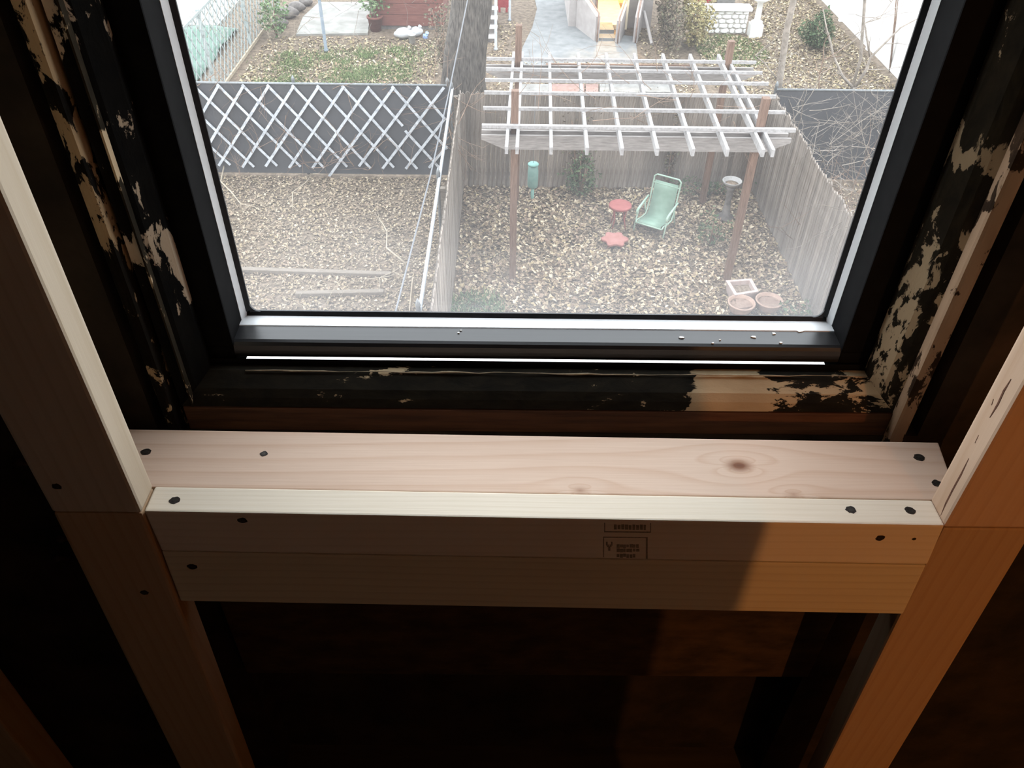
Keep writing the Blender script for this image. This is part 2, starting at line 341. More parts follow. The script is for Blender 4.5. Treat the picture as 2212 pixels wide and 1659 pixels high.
M_['terr'] = pm('pale_terracotta', (0.275, 0.182, 0.138), (0.363, 0.253, 0.198), 10, rough=0.8)
M_['pinkpot'] = pm('pinkish_white_planter', (0.384, 0.300, 0.270), (0.456, 0.372, 0.342), 10, rough=0.7)
M_['bath'] = pm('stone_birdbath', (0.288, 0.276, 0.264), (0.360, 0.348, 0.336), 12, rough=0.8)
M_['potsoil'] = pm('pot_soil', (0.10, 0.075, 0.055), (0.24, 0.18, 0.13), 30, rough=0.95)
M_['brickred'] = pm('red_painted_siding', (0.13, 0.047, 0.036), (0.18, 0.07, 0.054), 3, (1, 1, 8), rough=0.8)
M_['pinkbrick'] = pm('pink_paver', (0.20, 0.125, 0.105), (0.26, 0.17, 0.15), 9, rough=0.9)
M_['greyslab'] = pm('grey_slab', (0.17, 0.165, 0.155), (0.24, 0.235, 0.22), 6, rough=0.9)
M_['darkstone'] = pm('dark_stone', (0.10, 0.09, 0.085), (0.20, 0.18, 0.165), 6, rough=0.95, bump=0.4)
M_['bag'] = pm('white_plastic_bag', (0.42, 0.43, 0.44), (0.50, 0.51, 0.52), 10, rough=0.4)
M_['bluebag'] = pm('blue_plastic', (0.20, 0.30, 0.55), (0.28, 0.38, 0.62), 10, rough=0.4)
M_['tarp'] = pm('green_tarp', (0.048, 0.108, 0.076), (0.072, 0.140, 0.104), 5, rough=0.6, bump=0.4, bdist=0.03)
M_['poleblue'] = pm('blue_grey_pole', (0.15, 0.185, 0.22), (0.20, 0.235, 0.27), 10, rough=0.5)
M_['brightred'] = pm('bright_red_plastic', (0.24, 0.025, 0.03), (0.30, 0.04, 0.045), 8, rough=0.5)
M_['rail'] = pm('brown_pipe_rail', (0.20, 0.13, 0.10), (0.30, 0.21, 0.17), 10, rough=0.6)
M_['timber'] = pm('grey_bed_timber', (0.13, 0.108, 0.085), (0.19, 0.16, 0.13), 8, (1, 9, 9), rough=0.9)
M_['cable'] = pm('grey_cable', (0.095, 0.10, 0.11), (0.13, 0.135, 0.145), 10, rough=0.6)
M_['drywall'] = pm('dull_drywall', (0.40, 0.36, 0.31), (0.46, 0.42, 0.36), 3, rough=0.9)
M_['blocker_dark'] = pm('dark_shadow_blocker', (0.086, 0.079, 0.074), (0.125, 0.116, 0.109), 4, (9, 9, 0.6), rough=0.85)  # for the added lamp blocker, kept dark so it bounces little fill
M_['floor'] = pm('old_subfloor', (0.045, 0.033, 0.022), (0.08, 0.058, 0.038), 3, (1, 9, 1), rough=0.85)
M_['ceil'] = pm('bare_ceiling', (0.22, 0.19, 0.15), (0.28, 0.24, 0.19), 3, rough=0.9)
M_['ext'] = pm('house_brick_outside', (0.20, 0.10, 0.07), (0.28, 0.15, 0.10), 8, rough=0.9)
M_['warmdoor'] = pm('cream_door_paint', (0.62, 0.52, 0.36), (0.70, 0.60, 0.44), 5, rough=0.6)
R = random.Random(7)

# ------------------------------------------------------------------ room shell (upper floor)
FL, CE = CAMZ-1.5, CAMZ+1.05                 # floor and ceiling heights
def z(r): return CAMZ+r                      # heights given relative to the camera
def slab(name, x0, x1, y0, y1, z0, z1, mat):
    o = MB().box(x0, x1, y0, y1, z0, z1).build(name, mat); o['kind'] = 'structure'; return o
slab('floor', -2.2, 2.4, -3.3, 0.80, FL-0.12, FL, M_['floor'])
slab('ceiling', -2.2, 2.4, -3.3, 0.80, CE, CE+0.12, M_['ceil'])
slab('wall_left', -2.32, -2.2, -3.3, 0.80, FL-0.12, CE+0.12, M_['drywall'])
slab('wall_right', 2.4, 2.52, -3.3, 0.80, FL-0.12, CE+0.12, M_['drywall'])
slab('wall_rear', -2.2, 2.4, -3.42, -3.3, FL-0.12, CE+0.12, M_['drywall'])
slab('shadow_blocker', -2.2, 0.515, -0.66, -0.60, FL, CE, M_['blocker_dark'])  # added unseen panel, blocks the lamp to shape the shadow edge on the sill
OX0, OX1, OZ0, OZ1 = -0.395, 0.468, z(-0.645), z(0.86)
wf = MB()
wf.box(-2.2, OX0, 0.66, 0.80, FL, CE); wf.box(OX1, 2.4, 0.66, 0.80, FL, CE)
wf.box(OX0, OX1, 0.66, 0.80, OZ1, CE)
wf.box(OX0, OX1, 0.66, 0.80, z(-1.15), z(-0.70)); wf.box(OX0, OX1, 0.66, 0.70, z(-0.70), z(-0.645))
wf.box(OX0, OX1, 0.70, 0.80, FL, z(-1.15))
wo = wf.build('wall_front', M_['oldwall']); wo['kind'] = 'structure'
ex = MB(); ex.box(-4.5, OX0-0.25, 0.801, 1.0, 0, 9.5); ex.box(OX1+0.25, 4.5, 0.801, 1.0, 0, 9.5)
ex.box(OX0-0.25, OX1+0.25, 0.801, 1.0, 0, z(-0.80)); ex.box(OX0-0.25, OX1+0.25, 0.801, 1.0, OZ1, 9.5)
eo = ex.build('wall_outside', M_['ext']); eo['kind'] = 'structure'

# ------------------------------------------------------------------ window
win = struct('window_1', (0.034, 0.74, z(-0.64)))
BX0, BX1, BZ0, BZ1 = -0.303, 0.371, z(-0.553), z(0.62)
def part(mb, name, mat, parent, bevel=0, label=None):
    o = mb.build(name, mat, parent, bevel)
    if label: o['label'] = label
    return o
part(MB().box(OX0, BX0, 0.705, 0.762, z(-0.60), OZ1), 'stile', M_['black'], win, 0.002)
part(MB().box(BX1, OX1, 0.705, 0.762, z(-0.60), OZ1), 'stile', M_['black'], win, 0.002)
for a_, b_ in ((OX0, BX0-0.04), (BX1+0.045, OX1)): part(MB().box(a_, b_, 0.763, 0.80, z(-0.60), OZ1), 'outer_frame', M_['black'], win)
part(MB().box(BX0, BX1, 0.705, 0.80, BZ1, OZ1), 'top_rail', M_['black'], win, 0.002)
# bottom rail: stepped section with a rounded ledge that slopes to the glass
def railprof(x0, x1, pts): return [((x0, y, z(h)), (x1, y, z(h))) for y, h in pts]
lx0, lx1 = -0.325, 0.398
part(MB().sweep(railprof(lx0-0.03, lx1+0.03, [(0.70,-0.70),(0.70,-0.5735),(0.7055,-0.5780),(0.80,-0.6555),(0.80,-0.70)]), 0, 0), 'sill_frame', M_['black'], win)
for a_, b_ in ((OX0, -0.306), (0.372, OX1)): part(MB().box(a_, b_, 0.7045, 0.714, z(-0.66), z(-0.56)), 'end_block', M_['black'], win)
part(MB().sweep(railprof(OX0-0.24, OX1+0.24, [(0.801,-0.80),(0.801,-0.663),(1.02,-0.745),(1.02,-0.80)]), 0, 0), 'outer_sill', M_['white'], win, label='white outer sill glimpsed as a thin bright line under the sash')
part(MB().sweep(railprof(lx0, lx1, [(0.80,-0.6515),(0.7055,-0.5743),(0.7055,-0.566),(0.7062,-0.560),(0.7085,-0.5565),(0.712,-0.555),(0.735,-0.5545),(0.735,-0.58),(0.80,-0.58)]), 0, 0), 'bottom_rail', M_['blackled'], win)
part(MB().sweep(railprof(BX0, BX1, [(0.735,-0.58),(0.735,-0.5545),(0.7358,-0.5535),(0.7535,-0.5535),(0.758,-0.5535),(0.758,-0.58)]), 0, 0), 'glazing_bead', M_['bead'], win)
part(MB().sweep(railprof(BX0+0.004, BX1-0.004, [(0.7535,-0.56),(0.7535,-0.5533),(0.7570,-0.5490),(0.759,-0.5490),(0.759,-0.56)]), 0, 0), 'gasket', M_['gasket'], win)
for sgn, xb in ((1, BX0), (-1, BX1)):
    a = [(xb, 0.745), (xb+sgn*0.0004, 0.745), (xb+sgn*0.0042, 0.7535), (xb+sgn*0.0042, 0.758), (xb, 0.758)]
    part(MB().sweep([((x, y, z(-0.5535)), (x, y, BZ1)) for x, y in a], 0, 0), 'glazing_bead', M_['bead'], win)
    b = [(xb+sgn*0.0042, 0.7535), (xb+sgn*0.0092, 0.757), (xb+sgn*0.0092, 0.759), (xb+sgn*0.0042, 0.759)]
    part(MB().sweep([((x, y, z(-0.548)), (x, y, BZ1)) for x, y in b], 0, 0), 'gasket', M_['gasket'], win)
for sgn, xb in ((1, BX0+0.0089), (-1, BX1-0.0089)):
    arc = [(xb+sgn*0.011*(1-math.sin(t)), -0.5493+0.011*(1-math.cos(t))) for t in [i*math.pi/12 for i in range(7)]]
    arc = [(xb-sgn*0.001, -0.5503)] + arc
    part(MB().sweep([((x, 0.7555, z(h)), (x, 0.7580, z(h))) for x, h in arc], 0, 0), 'gasket', M_['gasket'], win)
part(MB().box(BX0-0.01, BX1+0.01, 0.757, 0.761, z(-0.57), BZ1+0.01), 'pane', M_['glass'], win)

# old timber casing around the new window: mitred moulding, outer edge strips, board under it
mp = [(0.0, 0.70), (0.0, 0.690), (0.004, 0.684), (0.012, 0.673), (0.020, 0.667), (0.029, 0.662), (0.029, 0.70)]   # (outward, y)
MXL, MXR, MZ = -0.331, 0.402, z(-0.582)
t1 = struct('trim_1', (0.034, 0.68, z(-0.62)))
part(MB().sweep([((MXL-o, y, MZ-o), (MXR+o, y, MZ-o)) for o, y in mp], 0, 0), 'sill_moulding', M_['peel_sill'], t1)
part(MB().sweep([((MXL-o, y, MZ-o), (MXL-o, y, OZ1)) for o, y in mp], 0, 0), 'side_moulding', M_['peel_L'], t1)
part(MB().sweep([((MXR+o, y, MZ-o), (MXR+o, y, OZ1)) for o, y in mp], 0, 0), 'side_moulding', M_['peel_R'], t1)
cr = random.Random(11); cpt = [(-0.29+0.69*i/40, 0.6885, MZ+0.0008+cr.uniform(-0.0008, 0.0012)) for i in range(41)]
o = part(MB().tube(cpt, [0.0002+0.0011*abs(math.sin(i*0.31+1))*cr.uniform(0.4, 1) for i in range(41)], 5), 'caulk_line', M_['caulk'], t1); o['label'] = 'thin ragged cream caulk line along the top of the sill moulding'
part(MB().box(MXL-0.028, MXR+0.03, 0.661, 0.70, z(-0.66), z(-0.612)), 'apron_board', M_['redwood'], t1, 0.002)
part(MB().box(-0.349, -0.347, 0.662, 0.70, z(-0.63), OZ1), 'edge_bead', M_['peel_R'], t1)
t2 = struct('trim_2', (0.437, 0.65, z(-0.64)))
part(MB().box(0.430, 0.447, 0.648, 0.70, z(-0.66), OZ1), 'casing_edge', M_['peel_R2'], t2, 0.004)
t3 = struct('trim_3', (-0.372, 0.65, z(-0.64)))
part(MB().box(-0.377, -0.364, 0.648, 0.70, z(-0.66), OZ1), 'casing_edge', M_['peel_L2'], t3, 0.004)

t4 = struct('trim_4', (0.036, 0.655, z(-1.15)))
part(MB().box(-0.393, 0.466, 0.646, 0.6595, z(-1.15), z(-0.67)), 'wall_board', M_['oldboard'], t4, 0.002)
# ------------------------------------------------------------------ new framing timber in front of the window
ZT = z(-0.615)
def yf(x): return 0.5105 - 0.0045*(x-0.04)/0.39    # front plane, turned a touch against the wall
def screw(parent, c, nrm, r=0.0042):
    nrm = Vector(nrm).normalized(); q = nrm.to_track_quat('Z', 'Y'); rr = random.Random(int(abs(c[0])*9999))
    def disc(r0, h, jag):
        mb = MB(); N = 14
        ring = [Vector((math.cos(2*math.pi*k/N)*r0*(1+jag*rr.uniform(-1, 1))*1.15, math.sin(2*math.pi*k/N)*r0*(1+jag*rr.uniform(-1, 1)), h)) for k in range(N)]
        bot = [Vector((p.x, p.y, -0.0008)) for p in ring]
        vs = [Vector(c)+q@p for p in bot+ring]
        mb.add(vs, [tuple(range(N, 2*N))] + [(k, (k+1) % N, N+(k+1) % N, N+k) for k in range(N)]); return mb
    h = disc(r, 0.00025, 0.14).build('screw_hole', M_['hole'], parent)
    s = disc(r*0.55, 0.0004, 0.02).build('screw_head', M_['screw'], h)
def board(name, P, mat, label, cat='timber', bevel=0.002, group=None):
    c = sum((Vector(p) for p in P[:4]), Vector())/4
    t = thing(name, c, label, cat, group); part(MB().hexa(P), 'timber', mat, t, bevel); return t

xl, xr = -0.352, 0.4265
sill = board('rough_sill', [(xl, yf(xl), z(-0.6775)), (xr+0.005, yf(xr), z(-0.6775)), (xr+0.005, yf(xr)+0.032, z(-0.6775)), (xl, yf(xl)+0.032, z(-0.6775)),
       (xl, yf(xl), ZT), (xr, yf(xr), ZT), (xr, yf(xr)+0.032, ZT), (xl, yf(xl)+0.032, ZT)], M_['pale'],
       'pale whitewood sill timber with a grade stamp, top edge lit white by the window')
sill2 = board('rough_sill', [(xl-0.004, yf(xl)+0.001, z(-0.768)), (xr+0.0105, yf(xr)+0.001, z(-0.768)), (xr+0.0105, yf(xr)+0.034, z(-0.768)), (xl-0.004, yf(xl)+0.034, z(-0.768)),
       (xl-0.001, yf(xl)+0.001, z(-0.6800)), (xr+0.005, yf(xr)+0.001, z(-0.6800)), (xr+0.005, yf(xr)+0.034, z(-0.6800)), (xl-0.001, yf(xl)+0.034, z(-0.6800))], M_['pale2'],
       'lower pale timber fixed directly under the stamped sill timber')
def yb(x): return 0.625 - 0.004*(x-0.04)/0.39
plank = board('sill_plank', [(-0.43, yf(xl)+0.034, z(-0.653)), (0.455, yf(xr)+0.034, z(-0.653)), (0.466, yb(0.46), z(-0.653)), (-0.43, yb(-0.4), z(-0.653)),
       (-0.43, yf(xl)+0.0335, z(-0.6165)), (0.455, yf(xr)+0.0335, z(-0.6165)), (0.466, yb(0.46), z(-0.6155)), (-0.43, yb(-0.4), z(-0.6155))], M_['fir'],
       'pinkish knotty fir plank lying flat between pale sill and old window', bevel=0.0015)
TH = 0.034
def stud(name, xa0, xa1, xb0, xb1, z0, z1, mat, label, y0=0.511, th=TH, cat='stud'):
    return board(name, [(xa0, y0, z0), (xa1, y0, z0), (xa1, y0+th, z0), (xa0, y0+th, z0), (xb0, y0, z1), (xb1, y0, z1), (xb1, y0+th, z1), (xb0, y0+th, z1)], mat, label, cat, 0.0035)
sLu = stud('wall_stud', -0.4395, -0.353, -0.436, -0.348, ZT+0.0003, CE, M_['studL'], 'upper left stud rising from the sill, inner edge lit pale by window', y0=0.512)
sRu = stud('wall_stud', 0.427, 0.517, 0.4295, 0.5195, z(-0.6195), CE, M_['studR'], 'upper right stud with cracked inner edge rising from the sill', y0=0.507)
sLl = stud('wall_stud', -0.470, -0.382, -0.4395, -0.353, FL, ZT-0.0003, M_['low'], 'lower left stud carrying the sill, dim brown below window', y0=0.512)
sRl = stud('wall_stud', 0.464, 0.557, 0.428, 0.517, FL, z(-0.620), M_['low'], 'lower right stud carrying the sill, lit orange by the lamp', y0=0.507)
sFl = stud('wall_stud', -0.80, -0.715, -0.765, -0.68, FL, CE, M_['low'], 'far left stud just showing in the lower left corner', y0=0.55, th=0.05)
# screws
for u, v in ((377, 1081), (1838, 1101), (1966, 1103)):
    p = onz(u, v, ZT); screw(sill, (p.x, p.y, ZT), (0, 0, 1), 0.0046)
for u, v in ((522, 1130), (1899, 1155)):
    p = ony(u, v, 0.5105); screw(sill, (p.x, yf(p.x), p.z), (0, -1, 0), 0.0042)
p = ony(1971, 1157, 0.5105); screw(sill, (p.x, yf(p.x), p.z), (0, -1, 0), 0.0018)
p = ony(413, 1231, 0.5115); screw(sill2, (p.x, yf(p.x)+0.001, p.z), (0, -1, 0), 0.0046)
for u, v, r in ((315, 976, 0.0046), (570, 980, 0.0035), (1986, 988, 0.005), (2024, 1044, 0.0045)):
    p = onz(u, v, z(-0.6157)); screw(plank, (p.x, p.y, z(-0.6158)), (0, 0, 1), r)
for u, v in ((123, 1051), (312, 1280)):
    p = ony(u, v, 0.512); screw(sLu if v < 1106 else sLl, (p.x, 0.512, p.z), (0, -1, 0), 0.004)
def onx(u, v, x):
    d = ray(u, v); t = x/d[0]; return Vector((x, d[1]*t, CAMZ+d[2]*t))
for pts in (((2188, 819), (2172, 845), (2160, 872), (2142, 902)), ((2097, 990), (2080, 1025), (2062, 1058), (2047, 1088), (2036, 1114)), ((2118, 940), (2110, 957)), ((2150, 862), (2146, 875))):
    L = [onx(u-3, v, 0.4275) for u, v in pts]; mb = MB(); K = len(L)
    for i, p in enumerate(L):
        w = 0.0011*(0.25 if i in (0, K-1) else 1.0)
        for dx in (-0.0006, 0.0012): mb.v += [(p.x+dx, p.y-w, p.z), (p.x+dx, p.y+w, p.z)]
    for i in range(K-1):
        a_ = i*4; b_ = a_+4; mb.f += [(a_, a_+1, b_+1, b_), (a_+2, b_+2, b_+3, a_+3), (a_, b_, b_+2, a_+2), (a_+1, a_+3, b_+3, b_+1)]; mb.sm += [False]*4
    o = mb.build('crack', M_['crackmat'], sRu); o['label'] = 'dark reddish drying crack in the stud edge'
# grade stamp: two ruled boxes with smudged marks, printed on the front of the sill
st = MB(); sr = random.Random(3)
def ink(u0, v0, u1, v1):
    a = ony(u0, v0, 0.51); b = ony(u1, v0, 0.51); c = ony(u1, v1, 0.51); d = ony(u0, v1, 0.51)
    P = [(q.x, yf(q.x)-0.00018, q.z) for q in (a, b, c, d)]; Q = [(q.x, yf(q.x)+0.0004, q.z) for q in (a, b, c, d)]
    st.hexa(Q + P)
for k in (1305, 1404): ink(k, 1129, k+2.2, 1149)
ink(1305, 1147, 1405, 1149.5)
for k in range(9): ink(1326+k*8, 1133+sr.uniform(-1, 1), 1331+k*8+sr.uniform(0, 2), 1143+sr.uniform(-1, 1))
ink(1303, 1159, 1398, 1161); ink(1303, 1159, 1305, 1203); ink(1395, 1159, 1399, 1206)
ink(1309, 1170, 1312.5, 1178); ink(1311, 1176, 1315, 1181); ink(1317, 1176, 1321, 1181); ink(1320, 1170, 1323, 1178); ink(1314, 1180, 1318.5, 1189)
for row, n_ in ((1175, 7), (1184, 7), (1196, 6)):
    for k in range(n_): ink(1332+k*7, row+sr.uniform(-1, 1), 1337+k*7+sr.uniform(0, 2), row+7+sr.uniform(-1, 1))
so = st.build('grade_stamp', M_['ink'], sill); so['label'] = 'smudged dark grade stamp with two ruled boxes'
# torn splinters standing out behind the left stud
for k, (u, v, l) in enumerate(((35, 1000, 30), (130, 1163, 26), (118, 1205, 30), (205, 1140, 22))):
    a = ony(u, v, 0.662); b = ony(u+l, v+4, 0.60)
    t = MB().tube([a, (a+b)/2+Vector((0, 0, 0.003)), b], [0.006, 0.004, 0.0012], 5).build('wood_splinter', M_['redwood'], org=a)
    tag(t, ['topmost torn splinter on the dark wall left of the left stud', 'torn splinter close beside left stud below the sill line', 'lowest torn splinter left of the left stud', 'torn splinter nearest the left stud at sill height'][k], 'splinter', 'splinters behind the left stud')
# paint chips on the black ledge
for k, (u, v, s_) in enumerate(((1472, 730, 6), (1628, 729, 7), (1728, 716, 8), (990, 720, 4), (996, 715, 3), (1671, 722, 5), (1686, 741, 4), (1555, 735, 3), (1540, 742, 3))):
    p = onz(u, v, z(-0.5548)); q = s_*0.00045; rr = random.Random(k)
    vs = [(p.x+q*math.cos(a)*rr.uniform(0.6, 1.4), p.y+q*0.7*math.sin(a)*rr.uniform(0.6, 1.4), z(-0.5548)) for a in [i*math.pi/3 for i in range(6)]]
    t = MB().add(vs+[(x, y, w+0.0012) for x, y, w in vs], [(5,4,3,2,1,0), (6,7,8,9,10,11)] + [(i, (i+1) % 6, 6+(i+1) % 6, 6+i) for i in range(6)]).build('paint_chip', M_['chip'], org=(p.x, p.y, z(-0.5548)))
    tag(t, ['lone round white paint chip right of the ledge middle', 'elongated white paint chip on the right third of the ledge', 'rightmost white paint chip on the black ledge', 'left one of two tiny chips left of the ledge middle', 'right one of two tiny chips left of the ledge middle', 'small chip just right of the elongated chip on ledge', 'chip at the front lip of the ledge, towards the right', 'tiny chip at ledge front between lone chip and elongated chip', 'tiniest chip at the ledge front lip right of lone chip'][k], 'paint chip', 'paint chips on the black ledge')

# work lamp in the room behind the camera
lamp = thing('work_lamp', (0.89, -2.2, FL), 'bare warm bulb on a stand in the room behind', 'lamp')
part(MB().lathe((0.89, -2.2, FL), [(0.14, 0), (0.14, 0.02), (0.03, 0.04), (0.012, 0.06), (0.012, 1.42), (0.022, 1.43), (0.022, 1.50), (0.012, 1.50)], 16), 'stand', M_['galv'], lamp)
ld = bpy.data.lights.new('bulb', 'POINT'); ld.energy = 12.5; ld.color = (1.0, 0.40, 0.11); ld.shadow_soft_size = 0.012
lo = bpy.data.objects.new('bulb', ld); COL.objects.link(lo); lo.parent = lamp; lo.location = (0, 0, 1.56)


# ================================================================== OUTSIDE: back yards seen from above
def poly_slab(name, pts, z0, z1, mat, parent=None, org=None):
    n_ = len(pts); mb = MB()
    mb.add([(x, y, z0) for x, y in pts] + [(x, y, z1) for x, y in pts],
           [tuple(range(n_, 2*n_))] + [(k, (k+1) % n_, n_+(k+1) % n_, n_+k) for k in range(n_)])
    return mb.build(name, mat, parent, org=org)
g = MB().box(-40, 45, 1.0, 60, -0.3, 0).build('ground', M_['soil']); g['kind'] = 'structure'
def px(lst, h=0.0): return [tuple(onz(u, v, h)[:2]) for u, v in lst]
path = poly_slab('path_concrete', px([(1117, 128), (1150, 60), (1160, 20), (1150, -25), (1250, -25), (1262, 45), (1240, 52), (1262, 70), (1372, 80), (1378, 128), (1385, 170), (1112, 160)]), 0, 0.02, M_['paver']); path['kind'] = 'structure'
patio = poly_slab('patio_concrete', px([(640, 78), (655, 40), (690, 8), (800, 8), (798, 50), (795, 76)]), 0, 0.05, M_['whiteconc']); patio['kind'] = 'structure'

# ---- dry leaves: loose geometry lying over the soil
def litter(name, n_, rects, mat, label, smin=0.035, smax=0.075, seed=1, keep=None, zmax=0.03):
    rs = np.random.RandomState(seed); areas = np.array([(b-a)*(d-c) for a, b, c, d in rects]); cnt = (n_*areas/areas.sum()).astype(int)
    xs, ys = [], []
    for (a, b, c, d), k in zip(rects, cnt):
        xs.append(rs.uniform(a, b, k)); ys.append(rs.uniform(c, d, k))
    x = np.concatenate(xs); y = np.concatenate(ys)
    if keep is not None:
        m = keep(x, y, rs); x = x[m]; y = y[m]
    k = len(x); L = rs.uniform(smin, smax, k); Wd = L*rs.uniform(0.45, 0.8, k); th = rs.uniform(0, 2*np.pi, k)
    dx, dy = np.cos(th), np.sin(th); t1, t2 = rs.normal(0, 0.35, k), rs.normal(0, 0.35, k); cup = rs.uniform(0.05, 0.45, k)*Wd
    z0 = rs.uniform(0.008, zmax, k)
    V = np.zeros((k, 4, 3))
    for j, (a, b) in enumerate(((-0.5, 0), (0, 0.5), (0.5, 0), (0, -0.5))):
        V[:, j, 0] = x + dx*a*L - dy*b*Wd; V[:, j, 1] = y + dy*a*L + dx*b*Wd
        V[:, j, 2] = z0 + abs(b)*2*cup + (a*L*np.sin(t1) + b*Wd*np.sin(t2)); 
    V[:, :, 2] -= np.minimum(V[:, :, 2].min(1) - 0.004, 0)[:, None]
    idx = np.arange(k*4).reshape(k, 4)
    F = np.concatenate([idx[:, [0, 1, 2]], idx[:, [0, 2, 3]]])
    me = bpy.data.meshes.new(name); me.from_pydata(V.reshape(-1, 3).tolist(), [], F.tolist()); me.materials.append(mat); me.update()
    o = bpy.data.objects.new(name, me); COL.objects.link(o); return tag(o, label, 'leaves', kind='stuff')
litter('leaf_litter', 24000, [(-0.80, 4.42, 8.3, 13.55)], M_['leaf'], 'dense dry leaves covering the yard around the green chair', seed=1, smin=0.045, smax=0.095)
litter('leaf_litter', 24000, [(-6.2, -1.0, 8.3, 13.85)], M_['leafdull'], 'brown leaves and dead stems covering the left yard before the lattice', seed=2, smin=0.03, smax=0.07)
litter('leaf_litter', 5000, [(4.6, 8.5, 9.0, 13.8)], M_['leaf'], 'dry leaves beyond the right stockade fence', seed=3)
litter('leaf_litter', 10500, [(4.7, 8.9, 14.2, 22.1), (6.7, 8.9, 22.1, 26.5)], M_['leaf2'], 'pale dry leaves in the yard before the white wall', seed=4, smin=0.05, smax=0.10)
litter('leaf_litter', 4500, [(-1.0, 4.2, 13.8, 20.0), (-0.9, 0.3, 20.0, 23.0), (3.3, 4.2, 19.5, 23)], M_['leaf2'], 'dry leaves along the concrete path behind the pergola', seed=5, smin=0.05, smax=0.09)
litter('leaf_litter', 6500, [(-6.2, -1.7, 14.2, 21.6)], M_['leaf2'], 'scattered pale leaves on the grass behind the lattice fence', seed=6, smin=0.05, smax=0.10)

def blades(name, n_, cx, cy, rx, ry, mat, label, h=(0.05, 0.14), seed=1, w=0.012, cat='grass', clumps=0):
    rs = np.random.RandomState(seed); a = rs.uniform(0, 2*np.pi, n_); q = np.sqrt(rs.uniform(0, 1, n_))
    x = cx+rx*q*np.cos(a); y = cy+ry*q*np.sin(a)
    if clumps:
        cc_ = rs.uniform(-1, 1, (clumps, 2))*np.array([rx, ry]); cr_ = rs.uniform(0.12, 0.5, clumps)*min(rx, ry)*0.6; w_ = rs.randint(0, clumps, n_)
        x = cx+cc_[w_, 0]+cr_[w_]*rs.normal(0, 0.8, n_); y = cy+cc_[w_, 1]+cr_[w_]*rs.normal(0, 0.8, n_)
    th = rs.uniform(0, 6.28, n_); H = rs.uniform(*h, n_); le = rs.normal(0, 0.6, (n_, 2))*H[:, None]
    V = np.zeros((n_, 3, 3)); V[:, 0] = np.stack([x-w*np.cos(th), y-w*np.sin(th), 0*x], 1); V[:, 1] = np.stack([x+w*np.cos(th), y+w*np.sin(th), 0*x], 1)
    V[:, 2] = np.stack([x+le[:, 0], y+le[:, 1], H], 1)
    me = bpy.data.meshes.new(name); me.from_pydata(V.reshape(-1, 3).tolist(), [], np.arange(n_*3).reshape(n_, 3).tolist()); me.materials.append(mat)
    o = bpy.data.objects.new(name, me); COL.objects.link(o); return tag(o, label, cat, kind='stuff')
blades('grass', 9000, -4.0, 19.2, 1.6, 1.5, M_['grass'], 'patchy green lawn behind the lattice fence', seed=1, clumps=40, h=(0.03, 0.10))
blades('grass', 900, -0.45, 9.75, 0.42, 0.38, M_['green'], 'small green patch at the foot of the left fence', seed=2)
blades('grass', 2500, 5.6, 21.0, 0.9, 1.2, M_['grass'], 'thin grass in front of the white stone wall', seed=3, h=(0.03, 0.09))

# ---- stockade fences: every picket a piece of its own
def picket_mesh(name, w, h, t):
    mb = MB(); mb.add([(-w/2, -t/2, 0), (w/2, -t/2, 0), (w/2, t/2, 0), (-w/2, t/2, 0), (-w/2, -t/2, h-0.04), (w/2, -t/2, h-0.04), (w/2, t/2, h-0.04), (-w/2, t/2, h-0.04), (0, -t/2, h), (0, t/2, h)],
        [(3, 2, 1, 0), (0, 1, 5, 8, 4), (1, 2, 6, 5), (2, 3, 7, 9, 6), (3, 0, 4, 7), (4, 8, 9, 7), (5, 6, 9, 8)])
    me = mb.mesh(name); me.materials.append(M_['fence']); return me
def stockade(label, a, b, h, w=0.085, rail_side=1, seed=0):
    a = Vector((*a, 0)); b = Vector((*b, 0)); d = (b-a); L = d.length; d.normalize(); nrm = Vector((-d.y, d.x, 0))*rail_side
    t = thing('stockade_fence', a, label, 'fence'); rr = random.Random(seed); rz = math.atan2(d.y, d.x)
    meshes = [picket_mesh('picket', w*0.95, h*k, 0.018) for k in (0.985, 1.0, 1.012)]
    for i in range(int(L/w)):
        p = a + d*(i+0.5)*w + nrm*rr.uniform(-0.004, 0.004); o = inst('picket', rr.choice(meshes), p, t, rz + rr.uniform(-0.03, 0.03))
    for k in (0.25, h*0.55, h-0.25):
        part(MB().bar(a+nrm*0.035+Vector((0, 0, k)), b+nrm*0.035+Vector((0, 0, k)), 0.04, 0.07), 'rail', M_['fencerail'], t)
    m = max(2, int(L/2.4)+1)
    for i in range(m):
        q = a + d*L*i/(m-1) + nrm*0.08
        part(MB().box(q.x-0.035, q.x+0.035, q.y-0.035, q.y+0.035, 0, h-0.10), 'post', M_['fencerail'], t)
    return t
stockade('grey stockade fence across the back of the yard behind the pergola', (-0.84, 13.58), (4.46, 13.58), 1.76, seed=1)
stockade('grey stockade fence along the right side of the yard with chair', (4.45, 7.6), (4.45, 13.55), 1.82, rail_side=-1, seed=2)
stockade('narrow stockade fence dividing the leafy left yard from pergola yard', (-0.835, 7.0), (-0.835, 13.55), 1.78, rail_side=1, seed=3)

